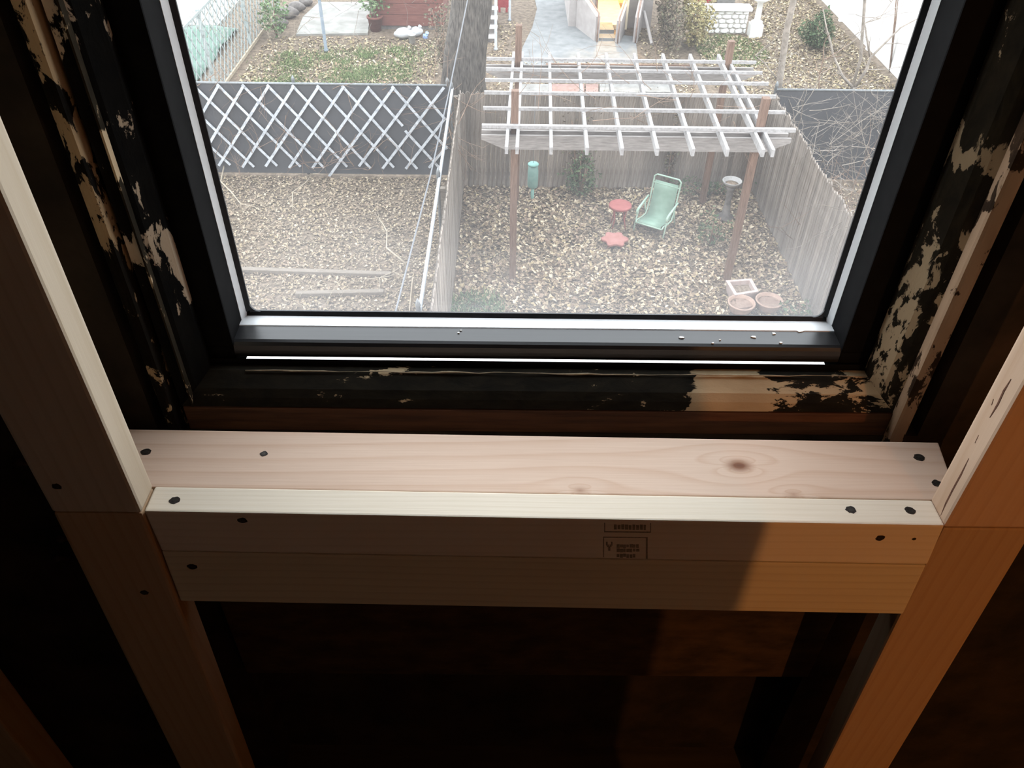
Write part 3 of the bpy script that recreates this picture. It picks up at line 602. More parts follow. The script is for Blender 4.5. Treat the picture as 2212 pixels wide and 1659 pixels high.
# ---- pergola
pg = thing('pergola', (1.75, 11.8, 0), 'weathered grey wooden pergola with open slatted top on brown posts', 'pergola')
for (x, y, top) in ((0.07, 10.57, 2.94), (3.39, 10.57, 2.88), (0.13, 13.06, 3.0), (3.45, 13.06, 2.80)):
    part(MB().box(x-0.05, x+0.05, y-0.05, y+0.05, 0, top), 'post', M_['post'], pg, 0.004)
def pbeam(y, x0, x1, zt=2.36, h=0.2, c=0.32):
    mb = MB(); P = [(x0, zt), (x1, zt), (x1, zt-0.06), (x1-c, zt-h), (x0+c, zt-h), (x0, zt-0.06)]
    mb.sweep([((x, y-0.02, q), (x, y+0.02, q)) for x, q in P], 0, 0); part(mb, 'beam', M_['pergbeam'], pg)
for y in (10.49, 10.65): pbeam(y, -0.38, 3.82)
for y in (12.98, 13.14): pbeam(y, -0.38, 3.90)
for k, u in enumerate((1094, 1117, 1191, 1269, 1345, 1422, 1500, 1575, 1653, 1675)):
    a = onz(u, 316+14*(u-1094)/581, 2.46); x0 = a.x; x1 = a.x*1.0+0.095
    part(MB().bar((x0, 9.90, 2.41), (x1, 13.46, 2.41), 0.042, 0.10), 'rafter', M_['perg'], pg)
for y in (10.49, 11.09, 11.66, 12.15, 12.60, 13.05):
    w = 0.06 if y < 10.6 else 0.04
    part(MB().bar((-0.37, y, 2.482), (3.84+0.02*(y-10.5), y-0.02, 2.482), w, 0.044), 'purlin', M_['perg'], pg)

# ---- black mesh fence with expanding white lattice (left), same fence on the right
def meshfence(label, x0, x1, y, h, lean=0):
    t = thing('mesh_fence', ((x0+x1)/2, y, 0), label, 'fence')
    part(MB().box(x0, x1, y-0.004, y+0.004, 0.03, h-0.02), 'privacy_mesh', M_['mesh'], t)
    part(MB().tube([(x0, y, h), (x1, y, h)], 0.022, 8), 'top_rail', M_['galv'], t)
    k = max(2, int((x1-x0)/2.4)+1)
    for i in range(k):
        x = x0+(x1-x0)*i/(k-1)
        part(MB().lathe((x, y+0.03, 0), [(0.03, 0), (0.03, h+0.05), (0.036, h+0.06), (0.02, h+0.10), (0.008, h+0.13)], 8), 'post', M_['galv'], t)
    return t
meshfence('black mesh fence on metal posts behind the white lattice', -6.4, -1.08, 13.97, 1.70)
meshfence('dark mesh fence overgrown with bare vines on the right', 4.62, 9.2, 13.97, 1.70)
lt = thing('lattice_trellis', (-3.4, 13.92, 0.25), 'white expanding diamond lattice hung on the black mesh fence', 'trellis')
XT0 = -5.885; PIT = 0.43; ZT_, ZB_ = 1.66, 0.22; RUN = 1.16
def slat(x0, z0, x1, z1, y):
    # keep the slat inside the trellis width
    lo_, hi_ = -6.1, -1.13
    def at(x): return z0+(z1-z0)*(x-x0)/(x1-x0)
    A, B = (x0, z0), (x1, z1)
    if min(x0, x1) > hi_ or max(x0, x1) < lo_: return
    def cl(p): x = min(max(p[0], lo_), hi_); return (x, at(x))
    A, B = cl(A), cl(B)
    if abs(A[0]-B[0]) < 0.08: return
    part(MB().bar((A[0], y, A[1]), (B[0], y, B[1]), 0.008, 0.046, up=(0, 0, 1)), 'slat', M_['lat'], lt)
for k in range(-3, 16):
    xt = XT0+PIT*k; rr = R.uniform(-0.03, 0.03)
    if k == 8:                                # one slat broken in two, a gap between
        slat(xt, ZT_, xt+RUN*0.47, ZT_-0.47*(ZT_-ZB_), 13.925); slat(xt+RUN*0.5, ZT_-0.53*(ZT_-ZB_), xt+RUN, ZB_-0.03, 13.925)
    else: slat(xt-0.02, ZT_+0.03, xt+RUN+0.02, ZB_-0.03+rr, 13.925)
    ext = 1.13 if k == 9 else 1.0
    slat(xt+0.02, ZT_+0.03, xt-RUN*ext-0.02, ZT_-(ZT_-ZB_)*ext-0.03+rr, 13.905)

# galvanised line rail along the dividing fence, with its posts
rl = thing('chain_link_rail', (-0.95, 10.5, 0), 'white pipe rail running along the left of the dividing fence', 'pipe rail')
part(MB().tube([(-0.99, 7.0, 1.62), (-0.985, 10.5, 1.66), (-0.99, 13.9, 1.68)], 0.024, 8), 'rail', M_['pipewhite'], rl)
for y in (7.4, 10.6, 13.85):
    part(MB().lathe((-1.0, y, 0), [(0.028, 0), (0.028, 1.72), (0.034, 1.73), (0.022, 1.78), (0.006, 1.82)], 8), 'post', M_['galv'], rl)

# ---- yard furniture
F0 = Vector((2.333, 11.89, -0.2)); ex_ = Vector((0.855, -0.518, 0)); ey_ = Vector((0.518, 0.855, 0)); ez_ = Vector((0, 0, 1))
ch = thing('lawn_chair', (2.44, 12.06, 0), 'mint green sling lawn chair with curled arms standing on leaves', 'chair')
def cp(a, b, c): return F0+ex_*a+ey_*b+ez_*c
hw = 0.235
side = [(-0.02, 0.40), (0.03, 0.425), (0.20, 0.385), (0.38, 0.37), (0.45, 0.45), (0.50, 0.62), (0.545, 0.80), (0.575, 0.93), (0.585, 0.985)]
sl = MB(); n_ = len(side)
for s_ in (-1, 1):
    for b, c in side[:-1]: sl.v.append(tuple(cp(s_*(hw-0.03), b, c)))
    
k_ = n_-1
for i in range(k_-1): sl.f.append((i, i+1, k_+i+1, k_+i)); sl.sm.append(True)
so = sl.build('sling', M_['mintmesh'], ch); sm_ = so.modifiers.new('thick', 'SOLIDIFY'); sm_.thickness = 0.012
fr_ = [cp(-hw, b, c) for b, c in side] + [cp(-hw+0.04, 0.592, 1.02), cp(hw-0.04, 0.592, 1.02)] + [cp(hw, b, c) for b, c in reversed(side)]
part(MB().tube(fr_, 0.014, 7), 'frame', M_['mint'], ch)
part(MB().tube([cp(-hw, -0.02, 0.40), cp(hw, -0.02, 0.40)], 0.014, 7), 'front_bar', M_['mint'], ch)
part(MB().tube([cp(-hw, 0.562, 0.885), cp(hw, 0.562, 0.885)], 0.012, 7), 'crossbar', M_['mint'], ch)
for s_ in (-1, 1):
    x = s_*(hw+0.03)
    part(MB().tube([cp(x, 0.50, 0.66), cp(x, 0.38, 0.64), cp(x, 0.16, 0.60), cp(x, 0.07, 0.57), cp(x, 0.05, 0.52), cp(x, 0.10, 0.50)], [0.016, 0.018, 0.022, 0.022, 0.018, 0.014], 7), 'arm', M_['mint'], ch)
    part(MB().tube([cp(x, 0.12, 0.58), cp(x, 0.04, 0.36), cp(x, 0.0, 0.2)], 0.014, 6), 'leg', M_['mint'], ch)
    part(MB().tube([cp(x, 0.36, 0.62), cp(x, 0.44, 0.38), cp(x, 0.52, 0.2)], 0.014, 6), 'leg', M_['mint'], ch)

def side_table(c, r, h, mat, label, lobes=0, leg=True):
    t = thing('side_table', (c.x, c.y, 0), label, 'table')
    mb = MB(); N = 48
    rad = [r*(1+0.14*math.cos(lobes*2*math.pi*k/N)) if lobes else r for k in range(N)]
    for zz, q in ((h-0.03, 1.0), (h, 1.0), (h+0.012, 0.97), (h-0.004, 0.90)):
        mb.v += [(c.x+rad[k]*q*math.cos(2*math.pi*k/N), c.y+rad[k]*q*math.sin(2*math.pi*k/N), zz) for k in range(N)]
    for i in range(3):
        for k in range(N): mb.f.append((i*N+k, i*N+(k+1) % N, (i+1)*N+(k+1) % N, (i+1)*N+k)); mb.sm.append(True)
    mb.f.append(tuple(reversed(range(N)))); mb.sm.append(False); mb.f.append(tuple(range(3*N, 4*N))); mb.sm.append(False)
    part(mb, 'table_top', mat, t)
    for k in range(4):
        a = math.pi/4+k*math.pi/2
        part(MB().tube([(c.x+r*0.75*math.cos(a), c.y+r*0.75*math.sin(a), h-0.02), (c.x+r*0.6*math.cos(a), c.y+r*0.6*math.sin(a), h*0.5), (c.x+r*0.85*math.cos(a), c.y+r*0.85*math.sin(a), 0)], 0.012, 6), 'leg', mat, t)
side_table(onz(1340, 443, 0.42), 0.19, 0.42, M_['red'], 'round faded red side table beside the green lawn chair')
side_table(onz(1328, 516, 0.14), 0.20, 0.14, M_['red2'], 'low pale red scalloped stand on the leaves before the chair', lobes=6)

fd = onz(1152, 352, 1.5); fd = Vector((fd.x, 11.55, 0)); 
ft = ony(1152, 352, 11.55); fb = ony(1151, 403, 11.55); f2 = ony(1152, 408, 11.55); f3 = ony(1151, 430, 11.55)
bf = thing('bird_feeder', (ft.x, 11.55, f3.z), 'teal tube bird feeder hanging under the pergola by left post', 'bird feeder')
hh = ft.z-fb.z
part(MB().lathe((ft.x, 11.55, fb.z), [(0.05, -0.02), (0.075, 0.0), (0.082, 0.03), (0.082, hh*0.7), (0.075, hh*0.72), (0.075, hh-0.03)], 16), 'tube', M_['teal'], bf)
part(MB().lathe((ft.x, 11.55, fb.z), [(0.085, hh-0.03), (0.085, hh-0.015), (0.07, hh), (0.01, hh+0.005)], 16), 'lid', M_['teal2'], bf)
part(MB().lathe((ft.x, 11.55, f3.z), [(0.012, 0), (0.026, 0.03), (0.026, f2.z-f3.z-0.03), (0.012, f2.z-f3.z), (0.006, fb.z-f3.z)], 10), 'drip_tube', M_['teal2'], bf)
part(MB().tube([(ft.x, 11.55, ft.z), (ft.x, 11.60, 2.46), (ft.x, 11.66, 2.47)], 0.004, 5), 'hanging_wire', M_['galv'], bf)

bc = onz(1582, 390, 0.72)
bb = thing('bird_bath', (bc.x, bc.y, 0), 'pale stone bird bath bowl on pedestal by the right fence', 'bird bath')
part(MB().lathe((bc.x, bc.y, 0), [(0.15, 0), (0.15, 0.05), (0.07, 0.10), (0.05, 0.35), (0.06, 0.55), (0.10, 0.63)], 16), 'pedestal', M_['darkstone'], bb)
part(MB().lathe((bc.x, bc.y, 0.60), [(0.06, 0), (0.13, 0.06), (0.165, 0.115), (0.16, 0.125), (0.145, 0.115), (0.11, 0.055), (0.02, 0.04)], 24), 'bowl', M_['bath'], bb)
part(MB().lathe((bc.x, bc.y, 0.645), [(0.10, 0), (0.115, 0.02), (0.06, 0.03), (0.03, 0.05)], 14), 'debris', M_['potsoil'], bb)
sq = [onz(u, v, 0.2) for u, v in ((1569, 606), (1623, 602), (1638, 629), (1588, 637))]
cc = sum(sq, Vector())/4
pl = thing('planter', (cc.x, cc.y, 0), 'rectangular pinkish planter box left of the right fence corner', 'planter', 'planters by the right fence')
def inset(k, h, sc=1.0): return [((cc+(p-cc)*k).x, (cc+(p-cc)*k).y, h) for p in sq]
mb = MB(); rings = [inset(0.85, 0.0), inset(0.98, 0.17), inset(1.04, 0.17), inset(1.04, 0.2), inset(0.78, 0.2), inset(0.74, 0.12)]
for r_ in rings: mb.v += r_
for i in range(len(rings)-1):
    for k in range(4): mb.f.append((i*4+k, i*4+(k+1) % 4, (i+1)*4+(k+1) % 4, (i+1)*4+k)); mb.sm.append(False)
mb.f.append((3, 2, 1, 0)); mb.sm.append(False)
part(mb, 'box', M_['pinkpot'], pl); mb = MB(); mb.add(inset(0.76, 0.10)+inset(0.76, 0.13), [(0,1,2,3), (7,6,5,4), (0,4,5,1), (1,5,6,2), (2,6,7,3), (3,7,4,0)]); part(mb, 'soil', M_['potsoil'], pl)
for u, v, lab in ((1602, 654, 'round pale terracotta bowl planter in front of rectangular planter'), (1662, 649, 'round terracotta bowl planter nearest the right stockade fence')):
    c = onz(u, v, 0.18); t = thing('bowl_planter', (c.x, c.y, 0), lab, 'planter', 'planters by the right fence')
    part(MB().lathe((c.x, c.y, 0), [(0.12, 0), (0.17, 0.10), (0.195, 0.17), (0.205, 0.18), (0.20, 0.195), (0.178, 0.19), (0.165, 0.15)], 24), 'bowl', M_['terr'], t)
    part(MB().lathe((c.x, c.y, 0.13), [(0.165, 0), (0.168, 0.02)], 20), 'soil', M_['potsoil'], t)

# ---- plants made of many small leaves on stems
def leaf_cloud(n_, pts_fn, smin, smax, seed):
    rs = random.Random(seed); mb = MB()
    for _ in range(n_):
        p = Vector(pts_fn(rs)); L = rs.uniform(smin, smax); d = Vector((rs.gauss(0, 1), rs.gauss(0, 1), rs.gauss(0, 0.7))).normalized()
        s_ = d.cross(Vector((rs.gauss(0, 1), rs.gauss(0, 1), rs.gauss(0, 1)))).normalized(); u_ = s_.cross(d)
        q = [p-d*L/2, p+s_*L*0.28+u_*L*0.08, p+d*L/2, p-s_*L*0.28+u_*L*0.08]
        mb.add(q, [(0, 1, 2), (0, 2, 3)])
    return mb
def raw(mb, name, mat, parent):              # no normal recalculation for loose leaves
    org = parent.location; me = mb.mesh(name, org); me.materials.append(mat)
    o = bpy.data.objects.new(name, me); COL.objects.link(o); o.parent = parent; return o
def shrub(name, c, rx, ry, h, mat, label, n_=500, cat='shrub', smin=0.04, smax=0.09, seed=0, shell=0.45, z0=0.05, stem=True):
    t = thing(name, (c[0], c[1], 0), label, cat)
    def fn(rs):
        while True:
            a = Vector((rs.uniform(-1, 1), rs.uniform(-1, 1), rs.uniform(-1, 1)))
            if shell < a.length < 1.0: break
        w = 1+0.22*math.sin(5*a.x+seed)+0.15*math.sin(7*a.y+2*seed)
        return (c[0]+a.x*rx*w, c[1]+a.y*ry*w, z0+(a.z+1)/2*h*w)
    raw(leaf_cloud(n_, fn, smin, smax, seed), 'foliage', mat, t)
    if stem:
        rs = random.Random(seed+5)
        for k in range(4):
            a = rs.uniform(0, 6.28)
            part(MB().tube([(c[0], c[1], 0), (c[0]+rx*0.3*math.cos(a), c[1]+ry*0.3*math.sin(a), h*0.45), (c[0]+rx*0.6*math.cos(a), c[1]+ry*0.6*math.sin(a), h*0.85)], [0.02, 0.014, 0.006], 5), 'stem', M_['twig3'], t)
    return t
shrub('evergreen_shrub', (1.27, 13.2), 0.36, 0.26, 0.75, M_['ever'], 'dark evergreen shrub against the back stockade fence', 520, seed=1)
shrub('climbing_ivy', (2.86, 13.42), 0.13, 0.08, 1.5, M_['brownleaf'], 'dark narrow ivy climbing the back fence behind the chair', 300, 'ivy', seed=2, shell=0)
shrub('evergreen_shrub', (3.32, 11.6), 0.30, 0.26, 0.55, M_['ever'], 'low dark green shrub at the right pergola post', 170, seed=3, shell=0)
shrub('evergreen_shrub', (3.55, 13.3), 0.75, 0.16, 0.28, M_['ever'], 'strip of low greenery along the back fence by bird bath', 260, seed=4, shell=0)
shrub('climbing_ivy', (1.25, 13.47), 0.34, 0.06, 1.55, M_['brownleaf'], 'sparse brown creeper on the back fence above evergreen shrub', 170, 'ivy', seed=5, shell=0)
shrub('low_plant', (4.2, 9.55), 0.22, 0.25, 0.22, M_['ever'], 'small dark plant beside terracotta bowl at right fence foot', 90, seed=6, shell=0)
shrub('boxwood_bush', (7.75, 21.2), 0.42, 0.42, 0.72, M_['ever'], 'round clipped green bush beside the white panel fence', 2200, 'bush', 0.06, 0.10, seed=7, shell=0.7)
shrub('leafy_bush', (-6.0, 21.6), 0.40, 0.6, 1.1, M_['green'], 'loose light green bush at the end of the side lattice', 420, 'bush', 0.07, 0.14, seed=8, shell=0.2)
shrub('golden_hedge', (4.62, 21.3), 0.42, 0.85, 1.25, M_['gold'], 'golden yellow overgrown hedge beside the brown hedge', 2200, 'hedge', 0.06, 0.12, seed=9, shell=0.3)
shrub('brown_hedge', (3.97, 21.2), 0.22, 1.7, 1.35, M_['brownleaf'], 'dark brown hedge row between doorway and golden hedge', 2600, 'hedge', 0.06, 0.12, seed=10, shell=0.3)
shrub('russet_tree_top', (9.1, 19.6), 0.8, 0.8, 2.6, M_['rust'], 'reddish twiggy shrub at the far right by white fence', 900, 'shrub', 0.05, 0.10, seed=11, shell=0, z0=1.6)
shrub('ivy_clump', (-1.55, 19.2), 0.34, 0.5, 1.7, M_['brownleaf'], 'dark ivy clump left of the big tree trunk', 700, 'ivy', 0.05, 0.10, seed=12, shell=0.3)

# ---- trees, vines, twigs
def crooked(a, b, k, amp, rr):
    a = Vector(a); b = Vector(b); L = (b-a).length; out = []
    for i in range(k+1):
        t = i/k; j = 0 if i in (0, k) else amp*L
        out.append(a.lerp(b, t)+Vector((rr.uniform(-j, j), rr.uniform(-j, j), rr.uniform(-j, j))))
    return out
bt = thing('big_tree', (-0.88, 16.0, 0), 'massive grey tree trunk standing behind the fence corner', 'tree')
mb = MB(); N = 28; rr = random.Random(4)
lev = [(0, -0.98, 0.62), (0.4, -0.95, 0.50), (1.0, -0.93, 0.43), (1.6, -0.86, 0.40), (2.4, -0.72, 0.36), (3.4, -0.60, 0.35), (5.0, -0.45, 0.33), (7.5, -0.3, 0.26)]
ph = [rr.uniform(0, 6.28) for _ in range(4)]
for hz, x, r in lev:
    for k in range(N):
        a = 2*math.pi*k/N; q = r*(1+0.07*math.sin(5*a+ph[0]+hz*0.8)+0.05*math.sin(9*a+ph[1]-hz)+0.03*math.sin(14*a+ph[2]))
        mb.v.append((x+q*math.cos(a), 16.0+q*math.sin(a), hz))
for i in range(len(lev)-1):
    for k in range(N): mb.f.append((i*N+k, i*N+(k+1) % N, (i+1)*N+(k+1) % N, (i+1)*N+k)); mb.sm.append(True)
part(mb, 'trunk', M_['bark'], bt)
for k in range(3):
    a = Vector((-0.3, 16.0, 7.3)); b = a+Vector((rr.uniform(-2, 2), rr.uniform(-1, 2), 2.5)); part(MB().tube(crooked(a, b, 5, 0.05, rr), [0.2, 0.16, 0.13, 0.10, 0.07, 0.04], 7), 'branch', M_['bark'], bt)

def branchy(mb, p, d, L, r, depth, rr, spread=0.7):
    k = 4; pts = [Vector(p)]; dd = Vector(d).normalized()
    for i in range(k):
        dd = (dd+Vector((rr.gauss(0, 0.16), rr.gauss(0, 0.16), rr.gauss(0, 0.12)))).normalized(); pts.append(pts[-1]+dd*L/k)
    mb.tube(pts, [r*(1-0.55*i/k) for i in range(k+1)], 5 if r > 0.012 else 3, False)
    if depth:
        for _ in range(rr.randint(2, 3)):
            q = pts[rr.randint(2, k)]; nd = (dd+Vector((rr.gauss(0, spread), rr.gauss(0, spread*0.6), rr.gauss(0, spread*0.7)))).normalized()
            branchy(mb, q, nd, L*rr.uniform(0.5, 0.75), r*0.5, depth-1, rr, spread)
def bare_tree(label, paths, y, mat, seed, twigs=2):
    rr = random.Random(seed); base = ony(*paths[0][0][0], y); t = thing('bare_tree', (base.x, y, 0), label, 'tree')
    for i, (pp, r0, r1) in enumerate(paths):
        pts = [ony(u, v, y+0.15*k*(1 if i % 2 else -1)/max(1, len(pp)-1)) for k, (u, v) in enumerate(pp)]
        if i == 0: pts = [Vector((pts[0].x, y, 0.0))] + pts
        m = len(pts); rad = [r0+(r1-r0)*k/(m-1) for k in range(m)]
        part(MB().tube(pts, rad, 7), 'trunk' if i == 0 else 'branch', mat, t)
        if twigs:
            mb = MB()
            for _ in range(5):
                k = rr.randint(1, m-1); branchy(mb, pts[k], (rr.gauss(0, 1), rr.gauss(0, 0.5), rr.uniform(0.0, 1)), rr.uniform(0.35, 0.8), 0.009, twigs-1, rr)
            part(mb, 'twig_spray', mat, t)
bare_tree('forked bare young tree in front of the white panel fence', [([(1838, 260), (1845, 192)], 0.045, 0.038), ([(1845, 192), (1820, 165), (1800, 120), (1785, 60), (1778, 20)], 0.03, 0.008), ([(1845, 192), (1872, 150), (1880, 125), (1910, 95), (1945, 60), (1992, 35)], 0.032, 0.008), ([(1880, 125), (1872, 80), (1868, 50), (1900, 40), (1925, 5)], 0.02, 0.006)], 14.7, M_['twig2'], 1)
bare_tree('grey bare trunk leaning up behind the right fence corner', [([(1680, 200), (1690, 130), (1700, 60), (1712, 10), (1722, -60)], 0.065, 0.05), ([(1690, 190), (1670, 160), (1650, 135), (1632, 120)], 0.02, 0.006)], 14.5, M_['twig2'], 2)
bare_tree('slim dark sapling trunk standing before the white fence', [([(1858, 130), (1864, 60), (1868, 0), (1872, -60)], 0.035, 0.03)], 17.5, M_['twig2'], 3, 0)
bare_tree('thin bare sapling left of the forked young tree', [([(1768, 205), (1770, 160), (1778, 130), (1780, 95)], 0.018, 0.006)], 14.3, M_['twig3'], 4, 1)
def vines(name, n_, x0, x1, y0, y1, h0, h1, mat, label, seed, L=(0.5, 1.2), r=0.008, depth=1, up=0.6, cat='vines'):
    rr = random.Random(seed); mb = MB()
    for _ in range(n_):
        branchy(mb, (rr.uniform(x0, x1), rr.uniform(y0, y1), rr.uniform(h0, h1)), (rr.gauss(0, 1), rr.gauss(0, 0.4), rr.gauss(up, 0.6)), rr.uniform(*L), r*rr.uniform(0.6, 1.3), depth, rr)
    me = mb.mesh(name); me.materials.append(mat); o = bpy.data.objects.new(name, me); COL.objects.link(o); return tag(o, label, cat, kind='stuff')
vines('bare_vines', 80, 4.75, 8.2, 13.0, 13.9, 0.0, 1.5, M_['twig2'], 'tangled grey bare vines over the dark right fence', 1)
vines('bare_vines', 80, 4.8, 7.5, 10.8, 13.2, 0.0, 0.5, M_['twig3'], 'reddish brown dead brambles beyond the right stockade fence', 2)
vines('bare_vines', 45, -6.0, -1.2, 13.55, 13.85, 0.0, 0.7, M_['twig3'], 'dead brown stems along the foot of the white lattice', 3, L=(0.3, 0.8), r=0.006)
vines('bare_vines', 26, -6.2, -1.1, 13.9, 14.05, 1.55, 1.72, M_['twig3'], 'dry creeper along the top rail above the lattice', 4, L=(0.3, 0.9), r=0.006, up=0.0)
vines('bare_vines', 20, -1.15, -0.80, 12.4, 13.9, 1.2, 1.8, M_['twig3'], 'dry creeper hanging over the fence corner by the lattice', 5, L=(0.4, 0.9), r=0.007, up=-0.6)
vines('bare_vines', 26, -0.2, 3.6, 10.5, 13.0, 2.5, 2.54, M_['twig3'], 'thin dead vine stems lying on top of the pergola', 6, L=(0.4, 1.1), r=0.005, up=0.0)
vines('bare_vines', 34, -7.4, -5.2, 18.5, 22.5, 0.3, 1.7, M_['twig'], 'bare twigs growing through the side lattice', 7, L=(0.5, 1.2))
vines('bare_vines', 20, -5.0, -1.6, 21.3, 24.0, 0.2, 1.2, M_['twig2'], 'bare twigs in front of the pale patio', 8, L=(0.6, 1.4), r=0.007)
vines('dead_stems', 110, -6.0, -1.1, 9.2, 13.6, 0.0, 0.06, M_['twig'], 'dead straw stems strewn over the left yard', 9, L=(0.2, 0.5), r=0.004, up=0.1)
vines('bare_vines', 40, 4.45, 4.7, 9.0, 13.5, 1.6, 1.85, M_['twig2'], 'dry creeper along the top of the right stockade fence', 10, L=(0.25, 0.6), r=0.006, up=0.0)
def cane(label, pts, seed, h=0.25, r=0.016):
    rr = random.Random(seed); P = [onz(u, v, h if 0 < i < len(pts)-1 else h*0.5) for i, (u, v) in enumerate(pts)]
    P = [Vector((P[0].x, P[0].y, 0))] + P
    t = thing('fallen_branch', P[0], label, 'branch'); part(MB().tube(P, [r*(1-0.5*i/(len(P)-1)) for i in range(len(P))], 6), 'stem', M_['twig'], t)
    mb = MB()
    for _ in range(5): branchy(mb, P[rr.randint(1, len(P)-1)], (rr.gauss(0, 1), rr.gauss(0, 1), rr.uniform(0, 0.4)), rr.uniform(0.2, 0.5), 0.006, 0, rr)
    part(mb, 'twig_spray', M_['twig'], t)
cane('pale crooked branch reaching from window edge into the left yard', [(486, 350), (477, 392), (500, 415), (520, 440), (522, 455)], 1)
cane('pale branch bent towards the dividing fence in the left yard', [(876, 568), (835, 535), (836, 500), (828, 485), (818, 470)], 2)
cane('pale zigzag twig below the middle of the white lattice', [(632, 445), (632, 415), (660, 395), (675, 375)], 3, r=0.012)
cane('thin pale branch lying above the bed timbers at right', [(873, 600), (850, 587), (820, 600), (790, 603)], 4, h=0.12, r=0.010)

# ---- left yard: bed timbers, stake
for a, b, lab in (((405, 584), (845, 598), 'long grey timber edging a bed across the left yard'), ((640, 640), (830, 636), 'shorter half buried timber nearer the window in left yard')):
    A = onz(*a); B = onz(*b); t = thing('bed_timber', (A+B)/2, lab, 'timber')
    part(MB().bar(A+Vector((0, 0, 0.03)), B+Vector((0, 0, 0.03)), 0.09, 0.09), 'timber', M_['timber'], t, 0.01)
A = onz(886, 672); Bp = ony(893, 600, A.y+0.05)
sk = MB().bar(A, (Bp.x, A.y+0.05, max(0.3, Bp.z)), 0.03, 0.03).build('garden_stake', M_['twig'], org=A); tag(sk, 'pale wooden stake leaning near the dividing fence', 'stake')

# ---- overhead cable
cb = thing('overhead_cable', (-2.0, 1.0, 4.2), 'thin grey cable running down past the dividing fence', 'cable')
cpts = [ony(1030, -90, 15.5), ony(1010, 0, 13.5), ony(973, 184, 11.0), ony(931, 374, 8.6), ony(861, 648, 6.3), ony(800, 880, 4.6)]
cpts.append(cpts[-1]+(cpts[-1]-cpts[-2])*1.0); e_ = cpts[-1]; cpts.append(Vector((e_.x-0.3, 1.03, e_.z-0.3)))
part(MB().tube(cpts, 0.009, 6), 'wire', M_['cable'], cb)

# ---- yards further back
# side lattice fence on the left
sf = thing('side_lattice', (-6.45, 18.5, 0), 'grey-green diagonal lattice fence along the far left yard', 'trellis')
y0_, y1_, hz_ = 14.6, 24.0, 1.75
for sgn in (1, -1):
    k = 0; yy = y0_-hz_*0.8
    while yy < y1_+hz_*0.8:
        a = (yy, 0.08); b = (yy+sgn*hz_*0.75, hz_)
        A = [a, b]
        lo_, hi_ = y0_, y1_
        def at(q): return a[1]+(b[1]-a[1])*(q-a[0])/(b[0]-a[0])
        q0 = min(max(a[0], lo_), hi_); q1 = min(max(b[0], lo_), hi_)
        if abs(q0-q1) > 0.1:
            part(MB().bar((-6.45+0.008*sgn, q0, at(q0)), (-6.45+0.008*sgn, q1, at(q1)), 0.010, 0.032), 'slat', M_['lat2'], sf)
        yy += 0.30
part(MB().bar((-6.45, y0_, hz_), (-6.45, y1_, hz_), 0.03, 0.05), 'rail', M_['lat2'], sf)
part(MB().bar((-6.42, y0_, 0.06), (-6.42, y1_, 0.06), 0.04, 0.07), 'rail', M_['twig'], sf)
for yy in (y0_, 17.7, 20.8, y1_): part(MB().box(-6.5, -6.44, yy-0.03, yy+0.03, 0, hz_+0.05), 'post', M_['lat2'], sf)
tp = thing('green_tarp', (-8.2, 19.7, 0), 'green tarpaulin spread beyond the side lattice', 'tarp')
mb = MB(); nx, ny = 10, 14
for j in range(ny):
    for i in range(nx):
        x = -9.3+2.2*i/(nx-1); y = 17.4+4.7*j/(ny-1); mb.v.append((x, y, 0.10+0.05*math.sin(3*x+2*y)+0.04*math.sin(5*y)))
for j in range(ny-1):
    for i in range(nx-1): mb.f.append((j*nx+i, j*nx+i+1, (j+1)*nx+i+1, (j+1)*nx+i)); mb.sm.append(True)
tpo = part(mb, 'sheet', M_['tarp'], tp); tpo.modifiers.new('thick', 'SOLIDIFY').thickness = 0.02
ws = poly_slab('slab_concrete', [(-14, 22.3), (-7.7, 22.3), (-7.7, 28), (-14, 28)], 0, 0.06, M_['whiteconc']); ws['kind'] = 'structure'

# red building by the patio
rb = thing('red_shed', (-2.7, 23.6, 0), 'red painted shed wall beside the pale patio', 'shed')
rx0, rx1, ry0 = -3.55, -1.75, 22.3
for k in range(8):
    part(MB().hexa([(rx0, ry0+0.012, 0.1+k*0.28), (rx1, ry0+0.012, 0.1+k*0.28), (rx1, 24.5, 0.1+k*0.28), (rx0, 24.5, 0.1+k*0.28),
                    (rx0, ry0, 0.1+k*0.28+0.27), (rx1, ry0, 0.1+k*0.28+0.27), (rx1, 24.5, 0.1+k*0.28+0.27), (rx0, 24.5, 0.1+k*0.28+0.27)]), 'siding_board', M_['brickred'], rb)
part(MB().box(rx0+0.03, rx1-0.03, ry0+0.05, 24.4, 0, 2.36), 'body', M_['darkstone'], rb)
part(MB().hexa([(rx0-0.1, ry0-0.15, 2.35), (rx1+0.1, ry0-0.15, 2.35), (rx1+0.1, 24.6, 2.6), (rx0-0.1, 24.6, 2.6), (rx0-0.1, ry0-0.15, 2.42), (rx1+0.1, ry0-0.15, 2.42), (rx1+0.1, 24.6, 2.67), (rx0-0.1, 24.6, 2.67)]), 'roof', M_['darkstone'], rb)
